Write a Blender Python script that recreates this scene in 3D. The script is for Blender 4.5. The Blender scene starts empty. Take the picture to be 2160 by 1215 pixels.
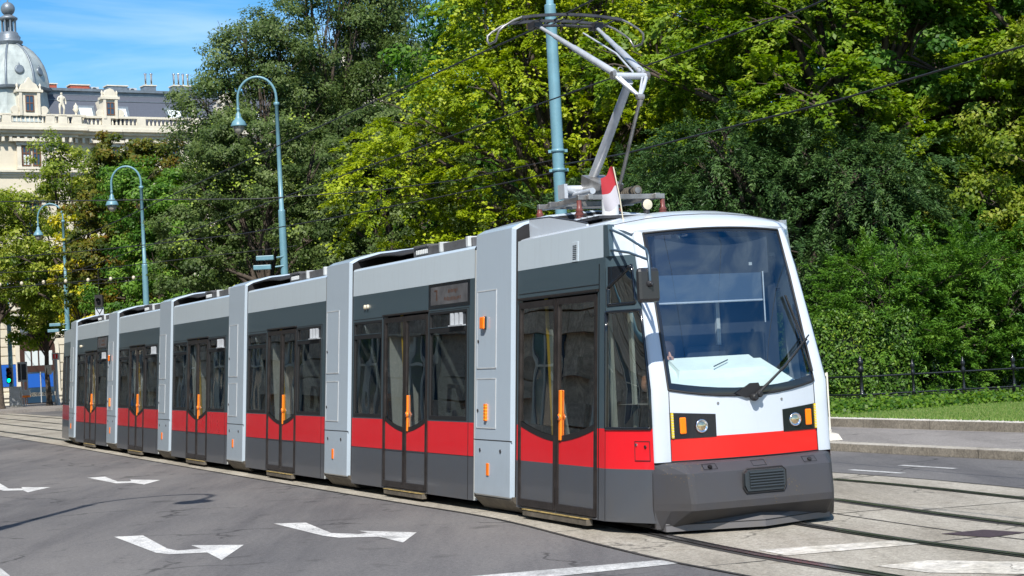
import bpy, bmesh, math, random
import numpy as np
from mathutils import Vector, Matrix
SC=bpy.context.scene; COL=SC.collection
R_=math.radians
# ------------------------------------------------------------------ camera
CAM_H=1.7844; F_PX=3770.89; PITCH=.0358; ROLL=-.0524
cam=bpy.data.cameras.new('camera'); cam.sensor_width=36; cam.lens=F_PX/2160*36; cam.clip_start=.1; cam.clip_end=3000
co=bpy.data.objects.new('camera',cam); COL.objects.link(co); SC.camera=co
_f=Vector((0,math.cos(PITCH),math.sin(PITCH))); _u=Vector((0,-math.sin(PITCH),math.cos(PITCH))); _r=Vector((1,0,0))
cr,sr=math.cos(ROLL),math.sin(ROLL)
rr=_r*cr+_u*sr; uu=_u*cr-_r*sr
co.matrix_world=Matrix(((rr.x,uu.x,-_f.x,0),(rr.y,uu.y,-_f.y,0),(rr.z,uu.z,-_f.z,CAM_H),(0,0,0,1)))
# ------------------------------------------------------------------ world and sun
SUN_EL=R_(47); SUN_AZ=math.atan2(-.107,-.994)      # azimuth from +Y towards +X
w=bpy.data.worlds.new('World'); SC.world=w; w.use_nodes=True
nt=w.node_tree; N=nt.nodes; Lk=nt.links; bg=N['Background']
sky=N.new('ShaderNodeTexSky'); sky.sky_type='NISHITA'; sky.sun_disc=False
sky.sun_elevation=SUN_EL; sky.sun_rotation=SUN_AZ%(2*math.pi); sky.altitude=200; sky.air_density=1.0; sky.dust_density=.25; sky.ozone_density=2.5
tc=N.new('ShaderNodeTexCoord'); mp=N.new('ShaderNodeMapping'); mp.inputs['Scale'].default_value=(1.2,1.2,7)
mp.inputs['Rotation'].default_value=(0.15,.25,0)
nz=N.new('ShaderNodeTexNoise'); nz.inputs['Scale'].default_value=2.6; nz.inputs['Detail'].default_value=7; nz.inputs['Roughness'].default_value=.55; nz.inputs['Distortion'].default_value=.5
rp=N.new('ShaderNodeValToRGB'); rp.color_ramp.elements[0].position=.42; rp.color_ramp.elements[1].position=.82
rp.color_ramp.elements[1].color=(.85,.85,.85,1)
hs=N.new('ShaderNodeHueSaturation'); hs.inputs['Saturation'].default_value=1.45; hs.inputs['Value'].default_value=1.0
mx=N.new('ShaderNodeMixRGB'); mx.inputs['Color2'].default_value=(6.5,7.6,8.6,1)
Lk.new(tc.outputs['Generated'],mp.inputs[0]); Lk.new(mp.outputs[0],nz.inputs[0]); Lk.new(nz.outputs[0],rp.inputs[0])
Lk.new(sky.outputs[0],hs.inputs['Color']); Lk.new(hs.outputs[0],mx.inputs['Color1']); Lk.new(rp.outputs[0],mx.inputs['Fac']); Lk.new(mx.outputs[0],bg.inputs[0])
bg.inputs[1].default_value=.11
sl=bpy.data.lights.new('sun','SUN'); sl.energy=5.0; sl.angle=R_(.53); sl.color=(1,.95,.87)
so=bpy.data.objects.new('sun',sl); COL.objects.link(so)
sd=Vector((math.sin(SUN_AZ)*math.cos(SUN_EL),math.cos(SUN_AZ)*math.cos(SUN_EL),math.sin(SUN_EL)))
so.rotation_euler=sd.to_track_quat('Z','Y').to_euler(); so.location=(0,-20,40)
SC.view_settings.view_transform='Standard'; SC.view_settings.look='None'; SC.view_settings.gamma=1; SC.view_settings.exposure=.50
SC.render.engine='CYCLES'
try:
    SC.cycles.max_bounces=10; SC.cycles.transparent_max_bounces=16; SC.cycles.sample_clamp_indirect=6
except Exception: pass

# ------------------------------------------------------------------ materials
def mat(name,col,rough=.5,metal=0,coat=0,var=0,vscale=3,bump=0,bscale=20,spec=.5,emit=None,estr=0,col2=None,detail=5,stretch=None,objspace=True):
    m=bpy.data.materials.new(name); m.use_nodes=True; t=m.node_tree; b=t.nodes['Principled BSDF']
    b.inputs['Base Color'].default_value=(*col,1); b.inputs['Roughness'].default_value=rough; b.inputs['Metallic'].default_value=metal
    b.inputs['Coat Weight'].default_value=coat; b.inputs['Coat Roughness'].default_value=.04; b.inputs['Specular IOR Level'].default_value=spec
    if emit: b.inputs['Emission Color'].default_value=(*emit,1); b.inputs['Emission Strength'].default_value=estr
    tcn=t.nodes.new('ShaderNodeTexCoord'); mpn=t.nodes.new('ShaderNodeMapping'); t.links.new(tcn.outputs['Object'],mpn.inputs[0])
    if stretch: mpn.inputs['Scale'].default_value=stretch
    if var or col2:
        n=t.nodes.new('ShaderNodeTexNoise'); n.inputs['Scale'].default_value=vscale; n.inputs['Detail'].default_value=detail; n.inputs['Roughness'].default_value=.65
        t.links.new(mpn.outputs[0],n.inputs[0])
        r=t.nodes.new('ShaderNodeValToRGB'); r.color_ramp.elements[0].position=.35; r.color_ramp.elements[1].position=.68
        c2=col2 or tuple(min(1,c*(1+var)) for c in col); c1=tuple(c*(1-var) for c in col) if not col2 else col
        r.color_ramp.elements[0].color=(*c1,1); r.color_ramp.elements[1].color=(*c2,1)
        t.links.new(n.outputs[0],r.inputs[0]); t.links.new(r.outputs[0],b.inputs['Base Color'])
    if bump:
        n=t.nodes.new('ShaderNodeTexNoise'); n.inputs['Scale'].default_value=bscale; n.inputs['Detail'].default_value=3
        t.links.new(mpn.outputs[0],n.inputs[0]); bm=t.nodes.new('ShaderNodeBump'); bm.inputs['Strength'].default_value=bump; bm.inputs['Distance'].default_value=.02
        t.links.new(n.outputs[0],bm.inputs['Height']); t.links.new(bm.outputs[0],b.inputs['Normal'])
        if coat: t.links.new(bm.outputs[0],b.inputs['Coat Normal'])
    return m
def glassmat(name,tint,ior=1.5,wave=.0,wscale=2.0,boost=0,rough=0.0,gcol=(1,1,1)):
    m=bpy.data.materials.new(name); m.use_nodes=True; t=m.node_tree; t.nodes.remove(t.nodes['Principled BSDF']); out=t.nodes['Material Output']
    tr=t.nodes.new('ShaderNodeBsdfTransparent'); tr.inputs[0].default_value=(*tint,1)
    gl=t.nodes.new('ShaderNodeBsdfGlossy'); gl.inputs['Roughness'].default_value=rough; gl.inputs['Color'].default_value=(*gcol,1)
    fr=t.nodes.new('ShaderNodeFresnel'); fr.inputs[0].default_value=ior
    ad=t.nodes.new('ShaderNodeMath'); ad.operation='ADD'; ad.inputs[1].default_value=boost; ad.use_clamp=True
    mi=t.nodes.new('ShaderNodeMixShader'); t.links.new(fr.outputs[0],ad.inputs[0]); t.links.new(ad.outputs[0],mi.inputs[0])
    ge=t.nodes.new('ShaderNodeNewGeometry'); ma=t.nodes.new('ShaderNodeMath'); ma.operation='MULTIPLY_ADD'; ma.inputs[1].default_value=1/ior-ior; ma.inputs[2].default_value=ior
    t.links.new(ge.outputs['Backfacing'],ma.inputs[0]); t.links.new(ma.outputs[0],fr.inputs[0])
    t.links.new(tr.outputs[0],mi.inputs[1]); t.links.new(gl.outputs[0],mi.inputs[2]); t.links.new(mi.outputs[0],out.inputs[0])
    if wave:
        tcn=t.nodes.new('ShaderNodeTexCoord'); n=t.nodes.new('ShaderNodeTexNoise'); n.inputs['Scale'].default_value=wscale; n.inputs['Detail'].default_value=1
        t.links.new(tcn.outputs['Object'],n.inputs[0]); bm=t.nodes.new('ShaderNodeBump'); bm.inputs['Strength'].default_value=wave; bm.inputs['Distance'].default_value=.05
        t.links.new(n.outputs[0],bm.inputs['Height']); t.links.new(bm.outputs[0],gl.inputs['Normal'])
    return m
M={}
def dirty(name,col,rough,coat,streak,wave=.05,wsc=1.6,dirtcol=(.10,.085,.065),amt=.35):
    """vehicle paint: slight panel waviness in the gloss, vertical rain streaks and dust low down"""
    m=mat(name,col,rough,0,coat,bump=wave,bscale=wsc); t=m.node_tree; b=t.nodes['Principled BSDF']
    tcn=t.nodes.new('ShaderNodeTexCoord'); mpn=t.nodes.new('ShaderNodeMapping'); mpn.inputs['Scale'].default_value=(14,14,.9); t.links.new(tcn.outputs['Object'],mpn.inputs[0])
    n=t.nodes.new('ShaderNodeTexNoise'); n.inputs['Scale'].default_value=1.5; n.inputs['Detail'].default_value=8; n.inputs['Roughness'].default_value=.7; t.links.new(mpn.outputs[0],n.inputs[0])
    r=t.nodes.new('ShaderNodeValToRGB'); r.color_ramp.elements[0].position=.52; r.color_ramp.elements[1].position=.8; r.color_ramp.elements[1].color=(streak,)*3+(1,)
    t.links.new(n.outputs[0],r.inputs[0])
    sp=t.nodes.new('ShaderNodeSeparateXYZ'); t.links.new(tcn.outputs['Object'],sp.inputs[0])
    mr=t.nodes.new('ShaderNodeMapRange'); mr.inputs['From Min'].default_value=.75; mr.inputs['From Max'].default_value=.05; mr.inputs['To Min'].default_value=0; mr.inputs['To Max'].default_value=amt
    t.links.new(sp.outputs['Z'],mr.inputs[0])
    n2=t.nodes.new('ShaderNodeTexNoise'); n2.inputs['Scale'].default_value=5; n2.inputs['Detail'].default_value=7; t.links.new(tcn.outputs['Object'],n2.inputs[0])
    mu=t.nodes.new('ShaderNodeMath'); mu.operation='MULTIPLY'; t.links.new(mr.outputs[0],mu.inputs[0]); t.links.new(n2.outputs[0],mu.inputs[1])
    ad=t.nodes.new('ShaderNodeMath'); ad.operation='ADD'; ad.use_clamp=True; t.links.new(mu.outputs[0],ad.inputs[0]); t.links.new(r.outputs[0],ad.inputs[1])
    mi=t.nodes.new('ShaderNodeMixRGB'); mi.inputs['Color1'].default_value=(*col,1); mi.inputs['Color2'].default_value=(*dirtcol,1)
    t.links.new(ad.outputs[0],mi.inputs['Fac']); t.links.new(mi.outputs[0],b.inputs['Base Color'])
    return m
M['silver']=dirty('silver_paint',(.50,.575,.63),.3,.5,.13,wave=.12,wsc=1.3)
M['portal']=dirty('portal_grey_paint',(.40,.475,.55),.28,.5,.10,wave=.10,wsc=1.2)
M['white']=dirty('white_paint',(.50,.55,.61),.3,.5,.05,wave=.02)
M['fascia']=dirty('dark_fascia_paint',(.050,.078,.095),.3,.5,.10,wave=.10,wsc=1.5)
M['red']=dirty('red_paint',(.74,.014,.022),.22,.8,.06,wave=.16,wsc=2.2)
M['redfront']=mat('bright_red_paint',(.74,.010,.006),.3,0,.3)
M['lower']=dirty('lower_grey_paint',(.070,.080,.098),.4,.4,.16,wave=.10,wsc=1.6,amt=.55)
M['bumper']=bmp=dirty('bumper_plastic',(.100,.105,.125),.48,.0,.06,wave=.03,dirtcol=(.16,.12,.06),amt=.5)
t_=bmp.node_tree; b_=t_.nodes['Principled BSDF']; src_=b_.inputs['Base Color'].links[0].from_socket
v_=t_.nodes.new('ShaderNodeTexVoronoi'); v_.inputs['Scale'].default_value=34; r_=t_.nodes.new('ShaderNodeValToRGB'); r_.color_ramp.elements[0].position=.16; r_.color_ramp.elements[0].color=(1,1,1,1); r_.color_ramp.elements[1].position=.24; r_.color_ramp.elements[1].color=(0,0,0,1)
c_=t_.nodes.new('ShaderNodeTexCoord'); n_=t_.nodes.new('ShaderNodeTexNoise'); n_.inputs['Scale'].default_value=2.3; n_.inputs['Detail'].default_value=4; q_=t_.nodes.new('ShaderNodeValToRGB'); q_.color_ramp.elements[0].position=.57; q_.color_ramp.elements[1].position=.66
m_=t_.nodes.new('ShaderNodeMath'); m_.operation='MULTIPLY'; x_=t_.nodes.new('ShaderNodeMixRGB'); x_.inputs['Color2'].default_value=(.30,.20,.07,1)
t_.links.new(c_.outputs['Object'],v_.inputs[0]); t_.links.new(c_.outputs['Object'],n_.inputs[0]); t_.links.new(v_.outputs['Distance'],r_.inputs[0]); t_.links.new(n_.outputs[0],q_.inputs[0]); t_.links.new(r_.outputs[0],m_.inputs[0]); t_.links.new(q_.outputs[0],m_.inputs[1])
t_.links.new(m_.outputs[0],x_.inputs['Fac']); t_.links.new(src_,x_.inputs['Color1']); t_.links.new(x_.outputs[0],b_.inputs['Base Color'])
M['grille']=mat('grille_plastic',(.028,.035,.040),.4)
M['black']=mat('black_rubber',(.012,.012,.013),.55)
M['frit']=mat('black_glass_border',(.008,.010,.014),.12,0,.5)
M['dframe']=mat('door_frame_metal',(.045,.038,.036),.35,.5,var=.3,vscale=9)
M['orange']=mat('orange_plastic',(.95,.22,.01),.35,0,.3)
M['amber']=mat('amber_lens',(.95,.20,.0),.15,0,.6)
M['yellow']=mat('yellow_paint',(.80,.55,.02),.4,0,.2)
M['chrome']=mat('chrome',(.8,.8,.82),.12,1)
M['alu']=mat('painted_aluminium',(.50,.53,.57),.35,.3,0,var=.12,vscale=8)
M['steel']=mat('worn_steel',(.30,.29,.28),.4,.7,0,var=.3,vscale=6)
M['darksteel']=mat('dark_steel',(.06,.06,.065),.45,.5,0,var=.3,vscale=6)
M['interior']=mat('interior_grey',(.36,.38,.385),.6)
M['intdark']=mat('interior_dark',(.025,.03,.038),.7)
M['mint']=mat('pale_dashboard',(.72,.80,.74),.5,var=.06,vscale=3)
M['blind']=mat('blue_grey_blind',(.055,.085,.13),.7)
M['seatred']=mat('seat_red',(.30,.03,.03),.8)
M['seatblue']=mat('seat_blue',(.02,.06,.25),.8)
M['bellows']=mat('bellows_rubber',(.014,.014,.016),.8,stretch=(1,40,1),bump=.6,bscale=3)
M['undark']=mat('underframe',(.02,.018,.016),.8,var=.3,vscale=5)
M['trim']=mat('dusty_trim',(.11,.095,.075),.7,var=.35,vscale=8)
M['sill']=mat('worn_yellow_sill',(.30,.22,.08),.6,var=.5,vscale=14)
M['insul']=mat('brown_red_insulator',(.17,.05,.04),.35,0,.4)
M['cream']=mat('cream_insulator',(.55,.5,.38),.4)
M['roofbox']=mat('roof_equipment_grey',(.085,.085,.09),.6,var=.3,vscale=4)
M['rooflight']=mat('roof_light_grey',(.45,.47,.48),.5,var=.15,vscale=4)
M['wglass']=glassmat('side_window_glass',(.52,.53,.53),1.5,wave=.03,wscale=1.5,boost=.09)
M['dglass']=glassmat('door_glass',(.52,.52,.51),1.6,wave=.035,wscale=1.6,boost=.14)
M['cglass']=glassmat('cab_side_glass',(.62,.63,.60),1.6,wave=.05,wscale=1.6,boost=.34,gcol=(1,.95,.88))
M['wsglass']=glassmat('windscreen_glass',(.80,.86,.89),1.5,wave=.01,wscale=1.0,boost=.085,gcol=(.75,.88,1.0))
M['reflector']=mat('warm_reflector',(.85,.66,.42),.18,1)
M['lglass']=glassmat('lamp_cover_glass',(.9,.9,.9),1.5)
M['partition']=mat('partition_pale',(.60,.68,.65),.4)
M['pole']=mat('pole_blue_paint',(.125,.26,.32),.42,0,.1,var=.10,vscale=4)
M['armblue']=mat('dark_blue_tube',(.05,.085,.12),.35,.2,.2)
M['lampglass']=mat('frosted_lamp_bowl',(.35,.34,.30),.25,0,.5)
M['wire']=mat('dark_cable',(.03,.03,.032),.5,.4)
M['flagred']=mat('flag_red',(.34,.02,.03),.85); M['flagwhite']=mat('flag_white',(.40,.39,.43),.85)
M['iron']=mat('black_cast_iron',(.012,.014,.018),.35,.3,.2,bump=.3,bscale=30)
M['skin']=mat('skin',(.50,.26,.17),.55); M['shirt']=mat('dark_shirt',(.02,.022,.03),.9); M['shirtw']=mat('pale_shirt',(.45,.45,.48),.9); M['hair']=mat('brown_hair',(.03,.018,.012),.7)
M['amberled']=mat('dim_amber_led',(.07,.028,.012),.5)

# ------------------------------------------------------------------ mesh builder
class MB:
    def __init__(s): s.v=[]; s.f=[]; s.m=[]; s.sm=[]
    def add(s,vs,fs,m=0,smooth=False):
        o=len(s.v); s.v+= [tuple(v) for v in vs]
        for f in fs: s.f.append([i+o for i in f]); s.m.append(m); s.sm.append(smooth)
        return s
    def box(s,x0,x1,y0,y1,z0,z1,m=0,M4=None):
        vs=[(x,y,z) for z in (z0,z1) for y in (y0,y1) for x in (x0,x1)]
        if M4 is not None: vs=[M4@Vector(v) for v in vs]
        return s.add(vs,[(0,2,3,1),(4,5,7,6),(0,1,5,4),(2,6,7,3),(0,4,6,2),(1,3,7,5)],m)
    def hexa(s,b,t,m=0):  # bottom 4, top 4 (ccw)
        return s.add(list(b)+list(t),[(3,2,1,0),(4,5,6,7),(0,1,5,4),(1,2,6,5),(2,3,7,6),(3,0,4,7)],m)
    def quad(s,a,b,c,d,m=0): return s.add([a,b,c,d],[(0,1,2,3)],m)
    def tube(s,pts,r,n=8,m=0,caps=True,smooth=True):
        pts=[Vector(p) for p in pts]; k=len(pts); rs=r if isinstance(r,(list,tuple)) else [r]*k
        vs=[]; ref=None
        for i,p in enumerate(pts):
            d=(pts[min(i+1,k-1)]-pts[max(i-1,0)]).normalized()
            if ref is None:
                ref=Vector((0,0,1)) if abs(d.z)<.9 else Vector((1,0,0))
            a=ref-d*ref.dot(d)
            if a.length<1e-5: a=d.orthogonal()
            a.normalize(); ref=a; b=d.cross(a)
            for j in range(n):
                t=2*math.pi*j/n; vs.append(p+(a*math.cos(t)+b*math.sin(t))*rs[i])
        fs=[(i*n+j,i*n+(j+1)%n,(i+1)*n+(j+1)%n,(i+1)*n+j) for i in range(k-1) for j in range(n)]
        s.add(vs,fs,m,smooth)
        if caps: s.add(vs[:n],[tuple(range(n))[::-1]],m); s.add(vs[-n:],[tuple(range(n))],m)
        return s
    def lathe(s,prof,n=16,m=0,c=(0,0,0),M4=None,smooth=True):
        vs=[]; 
        for (r,z) in prof:
            for j in range(n):
                t=2*math.pi*j/n; v=Vector((r*math.cos(t),r*math.sin(t),z))
                if M4 is not None: v=M4@v
                vs.append(v+Vector(c))
        k=len(prof)
        fs=[(i*n+j,i*n+(j+1)%n,(i+1)*n+(j+1)%n,(i+1)*n+j) for i in range(k-1) for j in range(n)]
        s.add(vs,fs,m,smooth)
        s.add(vs[:n],[tuple(range(n))[::-1]],m); s.add(vs[-n:],[tuple(range(n))],m)
        return s
    def grid(s,fn,us,vs,m=0,smooth=True,skip=None,mf=None):
        P=[fn(u,v) for v in vs for u in us]; nu=len(us); o=len(s.v); s.v+=[tuple(p) for p in P]
        for j in range(len(vs)-1):
            for i in range(nu-1):
                uc=(us[i]+us[i+1])/2; vc=(vs[j]+vs[j+1])/2
                if skip and skip(uc,vc): continue
                s.f.append([o+j*nu+i,o+j*nu+i+1,o+(j+1)*nu+i+1,o+(j+1)*nu+i]); s.m.append(mf(uc,vc) if mf else m); s.sm.append(smooth)
        return s
    def prism(s,poly,z0,z1,m=0,ax=None):
        """poly of 2D points extruded; ax maps (a,b,c)->xyz"""
        ax=ax or (lambda a,b,c:(a,b,c)); n=len(poly)
        vs=[ax(a,b,z0) for a,b in poly]+[ax(a,b,z1) for a,b in poly]
        return s.add(vs,[tuple(range(n))[::-1],tuple(range(n,2*n))]+[(i,(i+1)%n,n+(i+1)%n,n+i) for i in range(n)],m)
    def build(s,name,mats,parent=None,bevel=0,loc=None,normals=False):
        me=bpy.data.meshes.new(name); me.from_pydata(s.v,[],s.f)
        if not isinstance(mats,(list,tuple)): mats=[mats]
        for x in mats: me.materials.append(M[x] if isinstance(x,str) else x)
        me.polygons.foreach_set('material_index',s.m); me.polygons.foreach_set('use_smooth',s.sm); me.update()
        if normals:
            bm=bmesh.new(); bm.from_mesh(me); bmesh.ops.recalc_face_normals(bm,faces=bm.faces); bm.to_mesh(me); bm.free()
        o=bpy.data.objects.new(name,me); COL.objects.link(o)
        if parent: o.parent=parent
        if loc: o.location=loc
        if bevel:
            b=o.modifiers.new('bevel','BEVEL'); b.width=bevel; b.segments=2; b.limit_method='ANGLE'; b.angle_limit=R_(40)
        return o
def tag(o,label=None,cat=None,group=None,kind=None):
    if label: o['label']=label
    if cat: o['category']=cat
    if group: o['group']=group
    if kind: o['kind']=kind
    return o
def empty(name,loc=(0,0,0),rz=0,parent=None):
    o=bpy.data.objects.new(name,None); COL.objects.link(o); o.location=loc; o.rotation_euler=(0,0,rz); o.empty_display_size=.3
    if parent: o.parent=parent
    return o
def copy_tree(o,parent=None):
    c=o.copy(); COL.objects.link(c); c.parent=parent
    for ch in o.children: copy_tree(ch,c)
    return c
def lerp(a,b,t): return a+(b-a)*t
def interp(x,xs,ys):
    return float(np.interp(x,xs,ys))
def catmull(P,step=.5):
    P=[Vector(p) for p in P]; P=[P[0]*2-P[1]]+P+[P[-1]*2-P[-2]]; out=[]
    for i in range(1,len(P)-2):
        n=max(2,int((P[i+1]-P[i]).length/step))
        for k in range(n):
            t=k/n; a,b,c,d=P[i-1:i+3]
            out.append(.5*((2*b)+(c-a)*t+(2*a-5*b+4*c-d)*t*t+(3*b-a-3*c+d)*t**3))
    out.append(P[-2]); return out

# ------------------------------------------------------------------ tram geometry constants (metres)
SEC=[((.767,17.275),1.9581,2.2783),((-.56,20.48),1.9866,4.434),((-2.82,25.62),1.9779,4.434),((-5.05,30.79),1.9771,4.434),((-7.27,35.95),1.9742,4.434),((-9.48,41.12),1.9725,4.434)]
LP=1.1882; HW=1.2
def frame(A,th):
    d=Vector((math.cos(th),math.sin(th))); n=Vector((d.y,-d.x)); O=Vector(A)+n*HW
    return O,d,n
CENT=[]
for A,th,L in SEC:
    O,d,n=frame(A,th); CENT+= [O.copy(),O+d*L]

# ------------------------------------------------------------------ the setting: ground, road, track bed, pavement
cE=CENT[-1]+Vector((-.40,.917))*1.0; cdir=Vector((-.405,.914))
cp=[cE+cdir*k for k in (95,85,75,65,55,45,35,26,18,11,5)]
cp+= [ (CENT[2*i]+CENT[2*i+1])/2 for i in (5,4,3,2,1)]+[CENT[1]+Vector((-.0,.0)),Vector((2.0,16.75)),Vector((2.58,15.05)),Vector((3.2,13.6)),Vector((4.15,11.3)),Vector((6.1,7)),Vector((10,-1)),Vector((15,-11))]
CL=catmull(cp,.9)
def offset(line,d):
    out=[]
    for i,p in enumerate(line):
        t=(line[min(i+1,len(line)-1)]-line[max(i-1,0)]).normalized(); out.append(p+Vector((-t.y,t.x))*d)
    return out
def strip(mb,line,a,b,z,m=0,z2=None):
    A=offset(line,a); B=offset(line,b); n=len(A); z2=z if z2 is None else z2
    mb.add([(p.x,p.y,z) for p in A]+[(p.x,p.y,z2) for p in B],[(i,i+1,n+i+1,n+i) for i in range(n-1)],m)
def groundmat(name,c1,c2,fine,scale=.6,crack=0,stain=None,rough=.85,streak=None):
    m=bpy.data.materials.new(name); m.use_nodes=True; t=m.node_tree; b=t.nodes['Principled BSDF']; b.inputs['Roughness'].default_value=rough
    b.inputs['Specular IOR Level'].default_value=.3
    tcn=t.nodes.new('ShaderNodeTexCoord'); src=tcn.outputs['Object']
    def noise(sc,det=6,ro=.6,st=None):
        n=t.nodes.new('ShaderNodeTexNoise'); n.inputs['Scale'].default_value=sc; n.inputs['Detail'].default_value=det; n.inputs['Roughness'].default_value=ro
        if st:
            mpp=t.nodes.new('ShaderNodeMapping'); mpp.inputs['Scale'].default_value=st; mpp.inputs['Rotation'].default_value=(0,0,.42); t.links.new(src,mpp.inputs[0]); t.links.new(mpp.outputs[0],n.inputs[0])
        else: t.links.new(src,n.inputs[0])
        return n.outputs[0]
    def ramp(s,p0,p1,a,bb):
        r=t.nodes.new('ShaderNodeValToRGB'); r.color_ramp.elements[0].position=p0; r.color_ramp.elements[1].position=p1
        r.color_ramp.elements[0].color=(*a,1); r.color_ramp.elements[1].color=(*bb,1); t.links.new(s,r.inputs[0]); return r.outputs[0]
    def mulc(a,bb,f=1):
        x=t.nodes.new('ShaderNodeMixRGB'); x.blend_type='MULTIPLY'; x.inputs[0].default_value=f; t.links.new(a,x.inputs[1]); t.links.new(bb,x.inputs[2]); return x.outputs[0]
    c=ramp(noise(scale,8,.62,(1,.45,1)),.34,.66,c1,c2)
    c=mulc(c,ramp(noise(fine,3,.8),.30,.72,(.62,.62,.62),(1.32,1.32,1.32)))
    c=mulc(c,ramp(noise(fine*.30,5,.8),.34,.66,(.74,.74,.74),(1.22,1.22,1.22)))
    if streak: c=mulc(c,ramp(noise(1.3,6,.7,(1.0,.08,1)),.45,.62,(1,1,1),streak))
    if stain: c=mulc(c,ramp(noise(1.7,5,.6),.60,.70,(1,1,1),stain))
    if crack:
        v=t.nodes.new('ShaderNodeTexVoronoi'); v.feature='DISTANCE_TO_EDGE'; v.inputs['Scale'].default_value=crack
        nn=t.nodes.new('ShaderNodeTexNoise'); nn.inputs['Scale'].default_value=1.4; nn.inputs['Detail'].default_value=6; t.links.new(src,nn.inputs[0])
        mm=t.nodes.new('ShaderNodeMixRGB'); mm.blend_type='ADD'; mm.inputs[0].default_value=1.1; t.links.new(src,mm.inputs[1]); t.links.new(nn.outputs['Color'],mm.inputs[2]); t.links.new(mm.outputs[0],v.inputs['Vector'])
        cr_=ramp(v.outputs['Distance'],.004,.012,(.45,.45,.45),(1,1,1))
        msk=ramp(noise(.5,2),.50,.56,(0,0,0),(1,1,1))
        x=t.nodes.new('ShaderNodeMixRGB'); x.blend_type='MULTIPLY'; t.links.new(msk,x.inputs[0]); t.links.new(c,x.inputs[1]); t.links.new(cr_,x.inputs[2]); c=x.outputs[0]
    t.links.new(c,b.inputs['Base Color'])
    bn=t.nodes.new('ShaderNodeBump'); bn.inputs['Strength'].default_value=.5; bn.inputs['Distance'].default_value=.01
    n=noise(fine,3,.8); t.links.new(n,bn.inputs['Height']); t.links.new(bn.outputs[0],b.inputs['Normal'])
    return m
M['asphalt']=groundmat('asphalt',(.105,.102,.105),(.170,.162,.158),70,.35,.35,(.60,.60,.60),streak=(.78,.78,.80))
M['asphaltlt']=groundmat('pavement_asphalt',(.20,.185,.175),(.27,.25,.235),60,.5,.4,(.8,.8,.8),streak=(.85,.85,.85))
M['concrete']=groundmat('track_concrete',(.27,.245,.205),(.40,.37,.315),45,.55,.6,(.72,.70,.66),streak=(.80,.79,.77))
M['concrete2']=groundmat('pale_concrete',(.50,.47,.41),(.62,.60,.54),50,.9,0,(.85,.85,.83))
M['granite']=groundmat('granite_kerb',(.26,.23,.19),(.42,.39,.34),30,1.2,0,(.75,.73,.7))
M['granitelt']=groundmat('granite_kerb_top',(.50,.47,.42),(.64,.61,.56),35,1.2)
M['paint']=groundmat('road_paint',(.42,.42,.42),(.66,.66,.65),45,2.5,1.6,(.62,.62,.62))
M['paintworn']=groundmat('worn_road_paint',(.30,.30,.30),(.52,.52,.51),40,2.5,0,(.6,.6,.6))
M['palepatch']=groundmat('worn_crossing_stripe',(.42,.39,.33),(.60,.57,.52),12,2.2,1.0,(.72,.70,.66))
M['tar']=groundmat('tar_joint',(.03,.03,.03),(.07,.065,.06),60,2)
M['rail']=mat('rail_steel',(.34,.32,.31),.24,.9,var=.3,vscale=3)
M['grass']=groundmat('lawn_soil',(.035,.07,.012),(.07,.12,.02),30,1.0)
def st(name,mb,mats,**k): return tag(mb.build(name,mats,**k),kind='structure')

g=MB(); g.add([(-400,-60,0),(400,-60,0),(400,900,0),(-400,900,0)],[(0,1,2,3)]); st('road',g,'asphalt')
g=MB(); strip(g,CL,-1.42,4.15,.004); st('track_bed',g,'concrete')
# joints between slabs, tar lines along the rails
g=MB()
s=0; acc=0; rnd=random.Random(4)
for i in range(1,len(CL)):
    acc+=(CL[i]-CL[i-1]).length
    if acc>2.3:
        acc=0; t=(CL[i]-CL[i-1]).normalized(); n=Vector((-t.y,t.x)); 
        for a,b in ((-1.40,-.82),(-.62,.62),(.82,1.97),(2.17,3.4),(3.6,4.1)):
            j=rnd.uniform(-.5,.5)
            p=CL[i]+t*j; q0=p+n*a; q1=p+n*b+t*rnd.uniform(-.05,.05); hw=.012
            g.add([(q0.x-t.x*hw,q0.y-t.y*hw,.008),(q0.x+t.x*hw,q0.y+t.y*hw,.008),(q1.x+t.x*hw,q1.y+t.y*hw,.008),(q1.x-t.x*hw,q1.y-t.y*hw,.008)],[(0,1,2,3)])
strip(g,CL,-1.44,-1.405,.008); strip(g,CL,1.385,1.41,.008); strip(g,CL,4.13,4.17,.008)
st('slab_joints',g,'tar')
g=MB(); strip(g,CL,-1.40,-1.12,.0075); st('bed_edging',g,'concrete')
g=MB(); 
for c in (0,2.8):
    for r in (-.7175,.7175): strip(g,CL,c+r-.09,c+r+.09,.008)
st('rail_surround',g,'tar')
g=MB()
for c in (0,2.8):
    for r in (-.7175,.7175):
        sg=1 if r>0 else -1
        strip(g,CL,c+r-.035,c+r+.035,.016); strip(g,CL,c+r-sg*.075-.012,c+r-sg*.075+.012,.014)
st('rails',g,'rail')
# lanes beyond the tracks: markings
g=MB()
def lane_line(off_,s0,s1,wd=.06):
    L=offset(CL,off_); seg=[p for p in L if s0<p.y<s1]
    if len(seg)>1: strip(g,seg,-wd,wd,.004)
for off_,segs in ((4.55,[(21.6,24.2),(18.0,20.2),(27,30),(34,37)]),(5.35,[(20.3,21.4),(22.6,24.4),(27,30),(33,36),(40,43)])):
    for a,b in segs: lane_line(off_,a,b,.055)
st('lane_lines',g,'paintworn')
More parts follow.
